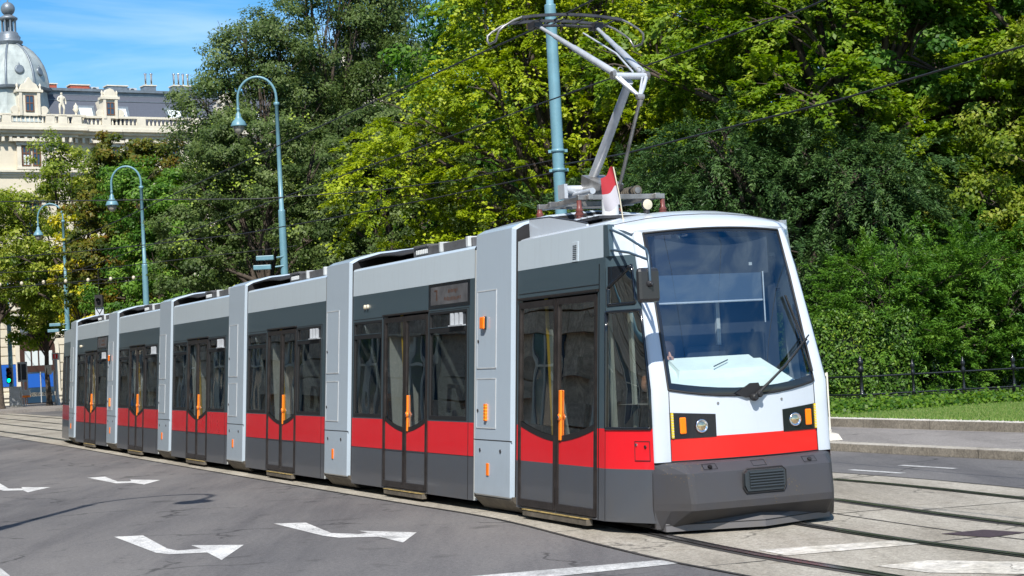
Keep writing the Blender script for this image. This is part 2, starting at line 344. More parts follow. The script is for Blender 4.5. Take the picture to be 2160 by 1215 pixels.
# direction arrows and stop line on the near lanes
arrows=[[(-4.47,19.55),(-4.15,19.53),(-3.58,17.96),(-3.43,17.71),(-3.21,17.78),(-3.38,18.17),(-2.81,17.93),(-2.82,16.64),(-3.08,17.38),(-3.45,17.40),(-3.62,17.6)],
[(-2.81,20.15),(-2.44,20.06),(-2.01,18.68),(-1.70,18.42),(-1.62,18.55),(-1.74,18.78),(-1.10,18.28),(-1.18,17.35),(-1.47,18.05),(-1.88,18.15),(-2.08,18.46)],
[(-7.5,30.97),(-7.19,30.98),(-6.62,29.4),(-6.38,29.3),(-6.5,29.78),(-5.89,29.23),(-5.96,28.30),(-6.26,28.86),(-6.55,28.95)],
[(-9.24,30.66),(-8.92,30.65),(-8.32,29.07),(-8.05,28.90),(-8.17,29.27),(-7.59,28.87),(-7.68,27.86),(-7.92,28.45),(-8.26,28.58),(-8.47,28.98)]]
g=MB()
for a in arrows: g.add([(x,y,.004) for x,y in a],[tuple(range(len(a)))[::-1]])
st('lane_arrows',g,'paint')
g=MB()
g.add([(x,y,.004) for x,y in [(-.62,14.40),(1.12,14.87),(1.30,14.60),(-.10,14.02),(-.6,13.8)]],[(0,1,2,3,4)])
g.add([(x,y,.004) for x,y in [(-5.33,17.25),(-4.96,16.95),(-4.56,15.97),(-4.58,14.81),(-5.2,14.8)]],[(0,1,2,3,4)])
st('stop_line',g,'paintworn')
g=MB(); g.add([(x,y,.0085) for x,y in [(1.96,15.17),(3.2,15.35),(3.30,15.0),(2.13,14.68)]],[(0,1,2,3)])
g.add([(x,y,.0085) for x,y in [(2.67,13.73),(3.11,13.91),(3.78,13.5),(3.66,12.8),(2.95,13.2)]],[(0,1,2,3,4)])
st('pale_patch',g,'palepatch')
M['manhole']=mat('manhole_iron',(.055,.035,.04),.7,.2,var=.4,vscale=30)
g=MB(); g.add([(x,y,.0095) for x,y in [(3.62,15.66),(4.04,15.80),(4.30,15.42),(3.92,15.20)]],[(0,1,2,3)]); tag(g.build('drain_cover','manhole'),'rusty brown drain cover sunk in the pale concrete at lower right','drain cover')
# pavement beyond, kerbs, lawn
def kerb(name,line,a,b,z0,z1,mtop):
    mb=MB(); strip(mb,line,a,a,z0,0,z1); strip(mb,line,a,b,z1,0); strip(mb,line,b,b,z1,0,z0)
    A=offset(line,a); acc=0
    o=st(name,mb,[mtop]); return o
CLr=[p for p in CL if p.y<84]
kerb('kerb',CLr,6.65,6.95,0,.12,'granite')
g=MB(); strip(g,CLr,6.95,9.5,.116); st('pavement',g,'asphaltlt')
kerb('lawn_kerb',CLr,9.5,9.85,.116,.27,'granitelt')
g=MB(); acc=0
for off_,z0,z1,wd in ((6.65,0,.123,.3),(9.5,.116,.273,.35)):
    Lo=offset(CLr,off_); acc=0
    for i in range(1,len(Lo)):
        acc+=(Lo[i]-Lo[i-1]).length
        if acc>(1.3 if off_<7 else 1.9) and Lo[i].y<60:
            acc=0; t=(Lo[i]-Lo[i-1]).normalized(); n=Vector((-t.y,t.x)); p=Lo[i]; h=.006
            for (a0,za,a1,zb) in ((-.003,z0,-.003,z1),(-.003,z1,wd,z1)):
                q=p+n*a0; r2=p+n*a1
                g.add([(q.x-t.x*h,q.y-t.y*h,za),(q.x+t.x*h,q.y+t.y*h,za),(r2.x+t.x*h,r2.y+t.y*h,zb),(r2.x-t.x*h,r2.y-t.y*h,zb)],[(0,1,2,3)])
st('kerb_joints',g,'tar')
M['kerbface']=groundmat('granite_kerb_face',(.20,.175,.14),(.30,.27,.22),30,1.2,0,(.7,.7,.68))
g=MB(); strip(g,CLr,9.497,9.497,.118,0,.262); strip(g,CLr,6.647,6.647,.003,0,.112); st('kerb_face',g,'kerbface')
g=MB(); A_=offset(CLr,9.85); k=len(A_)
g.add([(q.x,q.y,.255) for q in A_]+[(q.x+100,q.y+50,.255) for q in A_],[(i,i+1,k+i+1,k+i) for i in range(k-1)]); st('lawn',g,'grass')
# far pavement at the left, in front of the corner building
g=MB(); FP=[(-75,86),(-31,93.0),(-26,90.8),(-20.5,93),(10,120),(10,300),(-75,300)]
g.prism(FP,0,.14,1); st('far_pavement',g,['granite','asphaltlt'])

# ------------------------------------------------------------------ the tram
O0,d0,n0=frame(SEC[0][0],SEC[0][1])
tram=empty('articulated_tram',(O0.x,O0.y,0),math.atan2(n0.y,n0.x))
tag(tram,'long low-floor articulated tram in silver, dark grey and red with its pantograph raised','tram')
TR=Matrix.Translation((O0.x,O0.y,0))@Matrix.Rotation(math.atan2(n0.y,n0.x),4,'Z')
def W_(z): return HW-.065*(z-.1)
def sb(mb,s0,s1,z0,z1,o0,o1,m=0,side=-1):
    """block lying on the leaning side wall, from offset o0 to o1 outwards"""
    P=lambda s,z,o:(side*(W_(z)+o),s,z)
    b=[P(s0,z0,o0),P(s1,z0,o0),P(s1,z0,o1),P(s0,z0,o1)]; t=[P(s0,z1,o0),P(s1,z1,o0),P(s1,z1,o1),P(s0,z1,o1)]
    if side>0: b=b[::-1]; t=t[::-1]
    mb.hexa(b,t,m)
ZL=[.115,.618,1.0,2.33,2.66,3.0]
def side_mat(z): return 0 if z>2.66 else 1 if z>1.0 else 2 if z>.618 else 3
BM=['silver','fascia','red','lower','interior']
def shell(mb,side,s0,s1,ops,ztop=3.0):
    zs=sorted(set([.115,.618,1.0,2.33,2.66,2.9,ztop]+[z for o in ops for z in o[2:]])); ss=sorted(set([s0,s1]+[s for o in ops for s in o[:2]]))
    n=max(2,int((s1-s0)/.6)); 
    skip=lambda s,z: any(o[0]<s<o[1] and o[2]<z<o[3] for o in ops)
    u=ss if side<0 else ss[::-1]
    mb.grid(lambda s,z:(side*W_(z),s,z),u[::-1],zs,0,False,skip,lambda s,z:side_mat(z))
    mb.grid(lambda s,z:(side*(W_(z)-.045),s,z),u,zs,4,False,skip)
    for o in ops:   # reveals
        for (a,b,c,d) in (((o[0],o[2]),(o[0],o[3]),0,0),((o[1],o[2]),(o[1],o[3]),0,0),((o[0],o[3]),(o[1],o[3]),0,0),((o[0],o[2]),(o[1],o[2]),0,0)):
            mb.quad((side*W_(a[1]),a[0],a[1]),(side*W_(b[1]),b[0],b[1]),(side*(W_(b[1])-.045),b[0],b[1]),(side*(W_(a[1])-.045),a[0],a[1]),4)
def window(parent,s0,s1,z0,z1,side=-1,hop=None,slats=None,glass='wglass',name='window'):
    mb=MB(); f=.03
    sb(mb,s0+f,s1-f,z0+f,z1-f,-.022,-.016,1,side)
    sb(mb,s0,s0+f,z0,z1,-.03,.004,0,side); sb(mb,s1-f,s1,z0,z1,-.03,.004,0,side)
    sb(mb,s0+f,s1-f,z0,z0+.045,-.03,.004,0,side); sb(mb,s0+f,s1-f,z1-f,z1,-.03,.004,0,side)
    if hop:
        sb(mb,s0+f,s1-f,hop-.035,hop+.02,-.03,.006,0,side); sb(mb,s0+f,s1-f,hop+.02,hop+.028,-.03,.010,2,side)
    if slats:
        for s in slats:
            sb(mb,s-.012,s+.012,hop+.03,z1-f-.005,-.02,.035,3,side)
        sb(mb,slats[0]-.08,slats[-1]+.05,hop+.035,z1-f-.005,-.016,-.010,4,side)
        sb(mb,slats[0]-.1,slats[-1]+.06,hop+.025,hop+.04,-.01,.04,3,side)
    return mb.build(name,['black',glass,'fascia','alu','intdark'],parent)
def door_leaf(parent,a,b,mid,inner_right,gm='dglass'):
    mb=MB(); half=abs(mid-(a if abs(a-mid)>abs(b-mid) else b)); arch=lambda s: .845+.15*min(1,abs(s-mid)/half)**1.7
    z0,z1=.14,2.31; e=.045; N_=10
    us=[lerp(a+e,b-e,i/N_) for i in range(N_+1)]
    o=-.012
    P=lambda s,z,of=o:(-(W_(z)+of),s,z)
    mb.grid(lambda s,v:P(s,lerp(arch(s)+.05,z1-.06,v)),us[::-1],[0,.25,.5,.75,1],1)
    mb.grid(lambda s,v:P(s,lerp(arch(s),arch(s)+.06,v),o+.008),us[::-1],[0,1],0)
    mb.grid(lambda s,v:P(s,lerp(.618,arch(s)+.004,v),o+.004),us[::-1],[0,.5,1],2)
    mb.grid(lambda s,v:P(s,lerp(z0+.07,.618,v),o+.004),us[::-1],[0,.5,1],3)
    for s0,s1 in ((a,a+e),(b-e,b)): sb(mb,s0,s1,z0,z1,-.03,.010,4)
    sb(mb,a+e,b-e,z0,z0+.075,-.03,.012,4); sb(mb,a+e,b-e,z1-.065,z1,-.03,.008,4)
    mb.quad(P(a,z0,-.04),P(b,z0,-.04),P(b,.62,-.04),P(a,.62,-.04),5)
    return mb.build('door_leaf',['black',gm,'red','lower','dframe','intdark'],parent)
def grab_bar(parent,s,z0=.86,z1=1.31,hw=.017):
    mb=MB(); sb(mb,s-hw,s+hw,z0,z1,-.011,.010,0); zc=lerp(z0,z1,.46)
    ax=Matrix.Rotation(R_(-90),4,'Y')
    mb.lathe([(.038,.0),(.038,.012),(.032,.016),(.02,.018)],18,0,(-(W_(zc)+.004),s,zc),ax)
    mb.lathe([(.022,.022),(.022,.027)],14,1,(-(W_(zc)+.005),s,zc),ax)
    return mb.build('grab_bar',['orange','chrome'],parent,bevel=.004)
def step(parent,a,b):
    mb=MB(); mb.box(-1.228,-1.16,a,b,.045,.105,0); mb.box(-1.235,-1.16,a-.002,b+.002,.105,.114,1); return mb.build('door_step',['trim','sill'],parent,bevel=.004)
def mid_section(i,first):
    A,th,L=SEC[i]; O,d,n=frame(A,th)
    mb=MB(); s0,s1=.035,L-.035
    nops=[(.25,1.47,1.02,2.315),(1.52,3.12,.13,2.33),(3.2,4.34,1.02,2.30)]
    fops=[(.3,1.5,1.02,2.3),(1.7,3.0,1.02,2.3),(3.2,4.3,1.02,2.3)]
    shell(mb,-1,s0,s1,nops); shell(mb,1,s0,s1,fops)
    # shoulder, roof, floor, ends
    prof=[(-1,3.0),(-.985,3.025),(-.93,3.04),(-.7,3.055),(0,3.075),(.7,3.055),(.93,3.04),(.985,3.025),(1,3.0)]
    wt=W_(3.0)
    mb.grid(lambda k,s:(prof[int(k)][0]*wt,s,prof[int(k)][1]),list(range(9)),[s0,s1],0,True)
    mb.box(-1.08,1.08,s0,s1,.17,.2,4); mb.box(-1.0,1.0,s0+.02,s1-.02,2.62,2.66,4)
    for s in (s0,s1-.02):
        for sx in (-1,1): mb.hexa([(sx*.55,s,.115),(sx*1.19,s,.115),(sx*1.19,s+.02,.115),(sx*.55,s+.02,.115)],[(sx*.55,s,2.98),(sx*1.005,s,2.98),(sx*1.005,s+.02,2.98),(sx*.55,s+.02,2.98)],4)
    # panel joints beside the door
    for s in (1.495,3.145,.2): sb(mb,s-.006,s+.006,.12,2.33,-.002,.0025,5)
    sb(mb,s0,s1,.612,.618,-.001,.0015,5)
    sb(mb,.2,4.36,2.326,2.334,-.001,.002,5)
    sec=mb.build('body_section',BM+['black'],tram)
    M4=Matrix.Translation((O.x,O.y,0))@Matrix.Rotation(math.atan2(n.y,n.x),4,'Z'); sec.matrix_basis=TR.inverted()@M4
    window(sec,.25,1.47,1.02,2.315,hop=2.10,slats=[.42,.56,.70]); window(sec,3.2,4.34,1.02,2.30,hop=2.10)
    for a,b,_,_ in fops: window(sec,a,b,1.02,2.3,side=1)
    door_leaf(sec,1.535,2.31,2.32,False); door_leaf(sec,2.33,3.105,2.32,True)
    grab_bar(sec,2.22); step(sec,1.6,3.0)
    mb=MB(); sb(mb,1.5,3.14,2.335,2.355,0,.022,0); mb.build('door_gutter','dframe',sec)
    # interior
    for s in (3.16,1.49): mb=MB(); mb.box(-1.0,-.55,s-.01,s+.01,.25,2.1,0); mb.build('glass_partition','partition',sec)
    mb=MB(); mb.tube([(-1.02,3.95,2.25),(-1.0,3.35,.95)],.028,8,0); mb.build('window_strut','partition',sec)
    mb=MB(); mb.tube([(-.95,2.75,.25),(-.95,2.75,2.5)],.022,8,0); mb.build('yellow_pole','yellow',sec); mb=MB(); mb.tube([(-.3,2.0,.2),(-.3,2.0,2.6)],.018,8,0); mb.build('yellow_pole','yellow',sec)
    mb=MB(); mb.tube([(-.95,1.28,1.1),(-.95,1.2,1.42),(-.95,.95,1.40),(-.95,.8,1.15)],.03,8,0); mb.build('handrail','black',sec)
    for s,X in ((3.45,-.98),(3.45,.55),(1.0,.55),(.5,.55)):
        mb=MB(); mb.box(X,X+.42,s,s+.05,.62,1.32,0); mb.box(X+.04,X+.38,s-.03,s+.002,.7,1.22,1); mb.box(X,X+.42,s-.42,s+.01,.58,.64,1); mb.build('seat',['orange','seatred'],sec)
    # roof equipment
    mb=MB(); mb.box(-.82,.80,.55,2.55,3.06,3.17,0); mb.box(-.84,-.2,2.0,2.5,3.165,3.20,0); mb.box(-.86,.84,.6,.68,3.06,3.185,1); mb.box(-.86,.84,1.5,1.56,3.06,3.185,1)
    for k in range(7): mb.box(-.85,-.83,2.0+k*.06,2.03+k*.06,3.08,3.14,1)
    mb.build('roof_unit',['roofbox' if i in (1,) else 'roofbox','rooflight'],sec,bevel=.012)
    mb=MB(); mb.grid(lambda u,v:(lerp(-.92,.92,u),lerp(2.75,4.52,v),3.12+.10*(1-(2*u-1)**2)+.05*math.sin(v*2.6)),[k/10 for k in range(11)],[k/8 for k in range(9)],0)
    fo=mb.build('roof_flap',['bellows'],sec); so_=fo.modifiers.new('thick','SOLIDIFY'); so_.thickness=.02; mb=MB()
    mb.tube([(-.5,.1,3.08),(-.5,.3,3.16),(-.5,.6,3.18),(-.48,.8,3.14)],.03,8,0)
    mb.build('roof_cable',['bellows'],sec)
    if i in (1,5):
        mb=MB(); sb(mb,.17,1.5,2.36,2.66,-.01,.006,0); sb(mb,.24,1.42,2.40,2.62,.006,.008,1)
        rd=random.Random(2)
        for r,(a,b,z) in enumerate(((.55,.85,2.545),(.45,.98,2.455))):
            s=a
            while s<b: sb(mb,s,s+.022,z-.025+rd.random()*.02,z+.02+rd.random()*.012,.008,.0095,2); s+=.045
        sb(mb,1.2,1.23,2.45,2.58,.008,.0095,2); sb(mb,1.23,1.30,2.565,2.58,.008,.0095,2)
        mb.build('destination_display',['frit','roofbox','amberled'],sec)
        ax=Matrix.Rotation(R_(-90),4,'Y')
        for s in (3.76,3.87): mb=MB(); mb.lathe([(.032,0),(.032,.02),(.02,.03)],12,0,(-W_(2.49),s,2.49),ax); mb.build('marker_lamp',['cream'],sec)
    return sec
def portal_outline():
    h=lambda z:W_(z)+.028
    return [(-h(.2)+.12,.075),(-h(.2),.21),(-h(1.6),1.6),(-h(3.14),3.14),(-.93,3.19),(-.6,3.27),(0,3.32),(.6,3.27),(.93,3.19),(h(3.14),3.14),(h(1.6),1.6),(h(.2),.21),(h(.2)-.12,.075)]
def portal(A,B,amber,i):
    A=Vector(A);B=Vector(B); d=(B-A).normalized(); n=Vector((d.y,-d.x)); L=(B-A).length; O=A+n*HW
    mb=MB(); out=portal_outline(); inn=[(a*.90+.0, .2+(b-.2)*.93 if b>.2 else .2) for a,b in out]
    y0,y1,c=.03,L-.03,.05
    rings=[(y0,.955),(y0+c,1.0),(y1-c,1.0),(y1,.955)]
    k=len(out); vs=[]
    for y,sc in rings:
        for a,b in out: vs.append((a*(1-(1-sc)*.7),y,b if b<1 else b-(1-sc)*.5))
    fs=[(r*k+j,(r+1)*k+j,(r+1)*k+j+1,r*k+j+1) for r in range(3) for j in range(k-1)]
    mb.add(vs,fs,0)
    # end faces as a frame around the gangway
    for ring,y in ((0,y0),(3,y1)):
        a=[vs[ring*k+j] for j in range(k)]; b=[(p[0]*.62,y,.25+(p[2]-.25)*.86 if p[2]>.3 else .25) for p in a]
        mb.add(a+b,[(j,j+1,k+j+1,k+j) if ring==0 else (j,k+j,k+j+1,j+1) for j in range(k-1)],2)
    # lower trim and underside
    tr=[(-1.205+.12,.04),(-1.205,.17),(-1.205,.215),(-1.17,.215),(-1.05,.04)]
    for sx in (-1,1): mb.prism([(a*-sx,b) for a,b in tr],y0-.005,y1+.005,1,lambda a,b,c:(a,c,b))
    mb.box(-1.05,1.05,y0,y1,.03,.2,3)
    o=mb.build('articulation_portal',['portal','trim','bellows','undark'],tram,normals=True)
    M4=Matrix.Translation((O.x,O.y,0))@Matrix.Rotation(math.atan2(n.y,n.x),4,'Z'); o.matrix_basis=TR.inverted()@M4
    # bellows in the gaps, inside
    mb=MB(); 
    for y in (-.03,L+.0): mb.prism([(-1.10,.2),(-.96,2.96),(.96,2.96),(1.10,.2)],y,y+.03,0,lambda a,b,c:(a,c,b))
    mb.build('gangway_bellows','bellows',o)
    for k,(z0,z1) in enumerate(((1.62,2.49),(.95,1.50))):
        mb=MB(); sb(mb,.50,1.06,z0,z1,.022,.031,0)
        t=.010
        for a,b,c,e in ((.494,.506,z0,z1),(1.054,1.066,z0,z1),(.494,1.066,z0-.006,z0+.006),(.494,1.066,z1-.006,z1+.006)): sb(mb,a,b,c,e,.028,.034,1)
        ax=Matrix.Rotation(R_(-90),4,'Y'); mb.lathe([(.02,0),(.02,.008)],10,2,(-(W_(lerp(z0,z1,.35))+.03),1.02,lerp(z0,z1,.35)),ax)
        mb.build('hatch',['portal','rooflight','darksteel'],o)
    mb=MB(); sb(mb,.04,L-.04,.812,.822,.024,.0305,0)
    for s in (.35,.95): 
        ax=Matrix.Rotation(R_(-90),4,'Y'); mb.lathe([(.022,0),(.022,.008)],10,0,(-(W_(.7)+.028),s,.70),ax)
    mb.build('panel_seam',['darksteel'],o)
    mb=MB(); sb(mb,.68,.75,.42,.56,.028,.04,0); mb.build('side_reflector',['amber'],o,bevel=.006)
    if amber:
        mb=MB(); sb(mb,.78,.90,2.06,2.20,.028,.075,0); sb(mb,.775,.80,2.055,2.205,.028,.06,1); mb.build('turn_indicator',['amber','black'],o,bevel=.012)
        mb=MB(); sb(mb,.74,.80,1.03,1.22,.03,.055,0)
        for q in range(5): sb(mb,.735,.805,1.045+q*.036,1.05+q*.036,.03,.06,1)
        mb.build('side_marker_light',['amber','yellow'],o,bevel=.008)
    return o
for i in range(1,6): mid_section(i,i==1)
for i in range(5):
    A,th,L=SEC[i]; d=Vector((math.cos(th),math.sin(th))); a=Vector(A)+d*L; portal(a,SEC[i+1][0],i in (0,4),i)
A,th,L=SEC[5]; thp=(th+1.90)/2; a=Vector(A)+Vector((math.cos(th),math.sin(th)))*L; b=a+Vector((math.cos(thp),math.sin(thp)))*LP; portal(a,b,False,5)
TAIL=(b,1.90)
# ---- driver's cabs
ZF=[.68,.90,1.14,1.36,1.6,1.9,2.2,2.5,2.86]
def sF(z): return interp(z,[.6,1.36,2.0,2.5,2.88],[-.70,-.70,-.53,-.385,-.25])
def hF(z): return interp(z,[.68,1.36,2.88],[.80,.79,.745])
def Xe(z): return interp(z,[.1,1.36,2.88],[.965,.95,.84])
def FR(v,z,o=0):   # front surface
    return (v*(hF(z)+0), sF(z)-.13*(1-v*v)-o, z)
def TP(t,z,o=0):   # tapering cab side, t=0 at the door, t=1 at the pillar
    s=lerp(-.0,sF(z)+.04,t); x=lerp(W_(z),Xe(z),t**1.25); return (-(x+o),s,z)
def cab(M4,front=True):
    mb=MB(); L=2.2783; s1=L-.035
    nops=[(.17,2.2,.13,2.33)]; fops=[(.2,1.1,1.02,2.3),(1.2,2.1,1.02,2.3)]
    shell(mb,-1,0,s1,nops,2.98); shell(mb,1,0,s1,fops,2.98)
    # tapered sides, both hands, with two openings
    skip=lambda t,z:(.03<t<.97 and 1.0<z<2.12) or (.10<t<.86 and 2.19<z<2.56 and z<2.3+.6*(1-.0*t))
    zs=[.115,.618,1.0,1.3,1.6,1.9,2.12,2.19,2.33,2.45,2.56,2.66,2.8]; ts=[0,.03,.10,.25,.45,.65,.86,.97,1]
    mfn=lambda t,z:side_mat(z) if z<2.62 else 0
    for sx in (1,-1):
        q=(lambda t,z,sx=sx:(TP(t,z)[0]*sx,)+TP(t,z)[1:]); mb.grid(q,ts[::-sx] if sx>0 else ts,zs,0,True,skip,mfn)
        zt=lambda t:lerp(2.98,2.875,t)
        mb.grid(lambda t,v,sx=sx:(TP(t,2.8)[0]*sx*lerp(1,.985,v),TP(t,lerp(2.8,2.88,v))[1],lerp(2.8,zt(t),v)),ts[::-sx] if sx>0 else ts,[0,.5,1],0,True)
        # inner lining
        mb.grid(lambda t,z,sx=sx:(-(abs(TP(t,z)[0])-.04)*sx,TP(t,z)[1]+.02,z),ts,zs,4,True,skip)
    # roof: a shallow dome running back from the lip over the windscreen
    def roof(v,q):
        s=lerp(-.34+.10*v*v-.0,2.25,q) if q>0 else -.36+.12*v*v
        wd=lerp(.86,W_(2.98),min(1,q*6)**.6); z=lerp(2.885,2.985,min(1,q*5)**.5)+lerp(.035,.135,min(1,q*4)**.6)*(1-abs(v)**2.2)-.02*(abs(v)>.99)
        return (v*wd,s,z)
    vs=[-1,-.95,-.85,-.6,-.3,0,.3,.6,.85,.95,1]; qs=[0,.02,.05,.1,.15,.2,.28,.4,.6,.8,1]
    mb.grid(roof,vs,qs,6,True)
    # lip: from the roof edge down to the top of the windscreen
    def top(v): x,y,z=FR(v,2.86+.03*(1-v*v)); return (x,y,z)
    mb.add([roof(v,0) for v in vs]+[top(v) for v in vs],[(i,i+1,len(vs)+i+1,len(vs)+i) for i in range(len(vs)-1)],6,True)
    mb.box(-1.05,1.05,0,s1,.17,.2,4); mb.box(-.98,.98,.2,s1,2.62,2.66,4)
    mb.prism([(-.95,-.66),(.95,-.66),(1.1,0),(-1.1,0)],.17,.45,4)
    for s in (.145,.155): sb(mb,.13,.145,.12,2.6,-.002,.0025,5)
    mb.add([TP(.015,z,.0015) for z in (.12,2.55)]+[TP(.03,z,.0015) for z in (.12,2.55)],[(0,1,3,2)],5)
    seam=MB(); seam.tube([tuple(Vector(roof(v,.10))+Vector((0,0,.002))) for v in vs],.004,5,0); seam.tube([(sx_*1.012,0,z_) for sx_ in (-1,) for z_ in (2.66,2.97)],.0035,5,0)
    body=mb.build('cab_section',BM+['black','white'],tram); body.matrix_basis=TR.inverted()@M4; seam.build('roof_seam','darksteel',body)
    if True:
        door_leaf(body,.19,1.165,1.18,False,'cglass'); door_leaf(body,1.19,2.185,1.18,True,'cglass'); grab_bar(body,1.07,.86,1.37,.024)
        for a,b,_,_ in fops: window(body,a,b,1.02,2.3,side=1)
        step(body,.35,2.0)
        mb=MB(); sb(mb,.15,2.2,2.335,2.358,0,.022,0); sb(mb,.15,2.2,2.40,2.405,0,.004,0); mb.build('door_gutter','dframe',body)
        mb=MB(); sb(mb,.64,.80,2.66,2.86,0,.006,0)
        for q in range(8): sb(mb,.675,.765,2.685+q*.019,2.693+q*.019,.006,.010,1)
        mb.build('air_vent',['silver','darksteel'],body,bevel=.004)
        mb=MB(); P=lambda t,z,o=.004:TP(t,z,o)
        mb.grid(lambda t,z:P(t,z,.003),[.66,.70,.80,.90,.94][::-1],[.70,.76,.82,.88],0,True)
        for c0,c1,e0,e1 in ((.66,.66,.70,.88),(.94,.94,.70,.88),(.66,.94,.70,.70),(.66,.94,.88,.88)): mb.tube([P(c0,e0),P(c1,e1)],.0035,5,1)
        mb.lathe([(.016,-.0),(.016,.012)],10,2,P(.69,.85,.0),Matrix.Rotation(R_(-90),4,'Y')); mb.lathe([(.016,-.0),(.016,.012)],10,1,P(.86,.83,.0),Matrix.Rotation(R_(-90),4,'Y'))
        mb.build('service_flap',['red','black','chrome'],body)
    # cab side windows
    for sx in (1,-1):
        for (t0,t1,z0,z1) in ((.03,.97,1.0,2.12),(.10,.86,2.19,2.56)):
            mb=MB(); f=lambda t,z,o,sx=sx:(TP(t,z,o)[0]*sx,)+TP(t,z,o)[1:]
            tt=[lerp(t0,t1,k/8) for k in range(9)]; zz=[lerp(z0,z1,k/6) for k in range(7)]
            if z0>2:   # upper light: its head slopes down towards the door
                zf=lambda t,z:z0+(z-z0)*lerp(.45,1.0,(t-t0)/(t1-t0))
            else: zf=lambda t,z:z
            mb.grid(lambda t,z:f(t,zf(t,z),-.006),tt[::-sx] if sx>0 else tt,zz,1)
            if z0>2: mb.grid(lambda t,v:f(t,lerp(zf(t,z1),z1,v),.001),tt[::-sx] if sx>0 else tt,[0,1],0)
            fr=[f(t,zf(t,z0),.0) for t in tt]+[f(t1,zf(t1,z),.0) for z in zz]+[f(t,zf(t,z1),.0) for t in tt[::-1]]+[f(t0,zf(t0,z),.0) for z in zz[::-1]]
            mb.tube(fr,.016,6,0)
            mb.build('cab_side_window',['frit','cglass'],body)
    # front skin between bumper and windscreen: white with a red lower band
    vs=[-1,-.8,-.6,-.46,-.3,-.15,0,.15,.3,.46,.6,.8,1]
    wb=lambda v:1.355-.09*(1-v*v)
    mb=MB()
    mb.grid(lambda v,q:FR(v,lerp(.68,.90,q)),vs[::-1],[0,.5,1],1,True)
    mb.grid(lambda v,q:FR(v,lerp(.90,wb(v),q)),vs[::-1],[0,.33,.66,1],0,True)
    nose=mb.build('front_panel',['white','redfront'],tram)
    for X in (-.33,.36): m2=MB(); m2.lathe([(.012,0),(.012,.006)],10,0,(X,FR(X/.8,1.2)[1]-.001,1.205),Matrix.Rotation(R_(90),4,'X')); m2.build('panel_lock','steel',nose)
    m2=MB(); m2.tube([FR(v,.683,.003) for v in vs],.006,5,0)
    for sx in (-1,1): m2.tube([FR(sx*.995,z,.003) for z in (.69,.9,1.1,1.34)],.004,5,0)
    m2.build('panel_gap','black',nose); nose.matrix_basis=TR.inverted()@M4
    # pillars
    for sx in (-1,1):
        mb=MB(); zz=[.68,.9,1.14,1.36,1.6,1.9,2.2,2.5,2.7,2.89]
        def pil(u,z):
            a=Vector((-TP(1,z)[0]*sx,TP(1,z)[1],z)); b=Vector((sx*hF(z),sF(z),z)); c=Vector((sx*(Xe(z)-.005),sF(z)-.01,z))
            p=(1-u)**2*a+2*u*(1-u)*c+u*u*b; return (p.x,p.y-.002,p.z)
        uu_=[0,.2,.4,.6,.8,1]
        mb.grid(pil,uu_[::-1] if sx>0 else uu_,zz,0,True)
        p=mb.build('windscreen_pillar',['white'],tram); p.matrix_basis=TR.inverted()@M4
    # windscreen: glass with a black printed border
    mb=MB(); tp=lambda v:2.86+.03*(1-v*v)
    vv=[-1,-.955,-.8,-.6,-.4,-.2,0,.2,.4,.6,.8,.955,1]; qq=[0,.045,.15,.3,.45,.6,.75,.9,.975,1]
    mb.grid(lambda v,q:FR(v,lerp(wb(v),tp(v),q),.004),vv[::-1],qq,0,True,None,lambda v,q:1 if abs(v)>.955 or q<.045 or q>.975 else 0)
    ws=mb.build('windscreen',['wsglass','frit'],tram); ws.matrix_basis=TR.inverted()@M4
    mb=MB(); ed=[FR(v,wb(v),.006) for v in vv]+[FR(1,z,.006) for z in (1.6,2,2.4,2.86)]+[FR(v,tp(v),.006) for v in vv[::-1]]+[FR(-1,z,.006) for z in (2.86,2.4,2,1.6)]
    mb.tube(ed+[ed[0]],.011,6,0); mb.build('rubber_seal','black',ws)
    # bumper
    def bring(z,sf,hf,hs,ss=-.62):
        c=.035
        half=[(hs,ss),(hs,ss-.03),(lerp(hs,hf,.5)+.02,lerp(ss,sf,.48)),(hf+c*.5,sf+c*.75),(hf-c*.3,sf+c*.15),(hf-c*1.2,sf),(hf*.5,sf-.012),(0,sf-.018)]
        L_=[(-a,b,z) for a,b in half]; Rr=[(a,b,z) for a,b in half[:-1]][::-1]; return L_+Rr
    rings=[bring(.672,-.83,.76,.935,-.60),bring(.655,-.87,.765,.955),bring(.575,-.975,.755,.970),bring(.30,-1.015,.745,.978),bring(.235,-1.005,.745,.978),bring(.06,-.72,.84,.965)]
    mb=MB(); k=len(rings[0]); mb.add([p for r in rings for p in r],[(i*k+j,i*k+j+1,(i+1)*k+j+1,(i+1)*k+j) for i in range(len(rings)-1) for j in range(k-1)],0,False)
    top_=[(p[0]*.86,-.66,.680) for p in rings[0]]; mb.add(rings[0]+top_,[(j,k+j,k+j+1,j+1) for j in range(k-1)],0)
    mb.box(-.95,.95,-.62,0,.09,.16,2)
    for X in (-.52,.0,.55):   # small covers on the sloping top edge
        for a,b in (((X-.07,-.90,.650),(X+.07,-.90,.650)),((X-.07,-.958,.604),(X+.07,-.958,.604)),((X-.07,-.90,.650),(X-.07,-.958,.604)),((X+.07,-.90,.650),(X+.07,-.958,.604))): mb.tube([a,b],.0025,4,1)
        if X: mb.lathe([(.024,.0),(.020,.012)],10,1,(X,-.935,.622),Matrix.Rotation(R_(42),4,'X'))
        bp=mb.build('bumper',['bumper','black','undark'],tram,normals=False); bv=bp.modifiers.new('bevel','BEVEL'); bv.width=.014; bv.segments=3; bv.angle_limit=R_(12); bv.limit_method='ANGLE'; bp.matrix_basis=TR.inverted()@M4
    mb=MB(); P_=[(-.19,.375),(-.215,.43),(-.215,.54),(-.185,.57),(.185,.57),(.215,.54),(.215,.43),(.19,.375)]
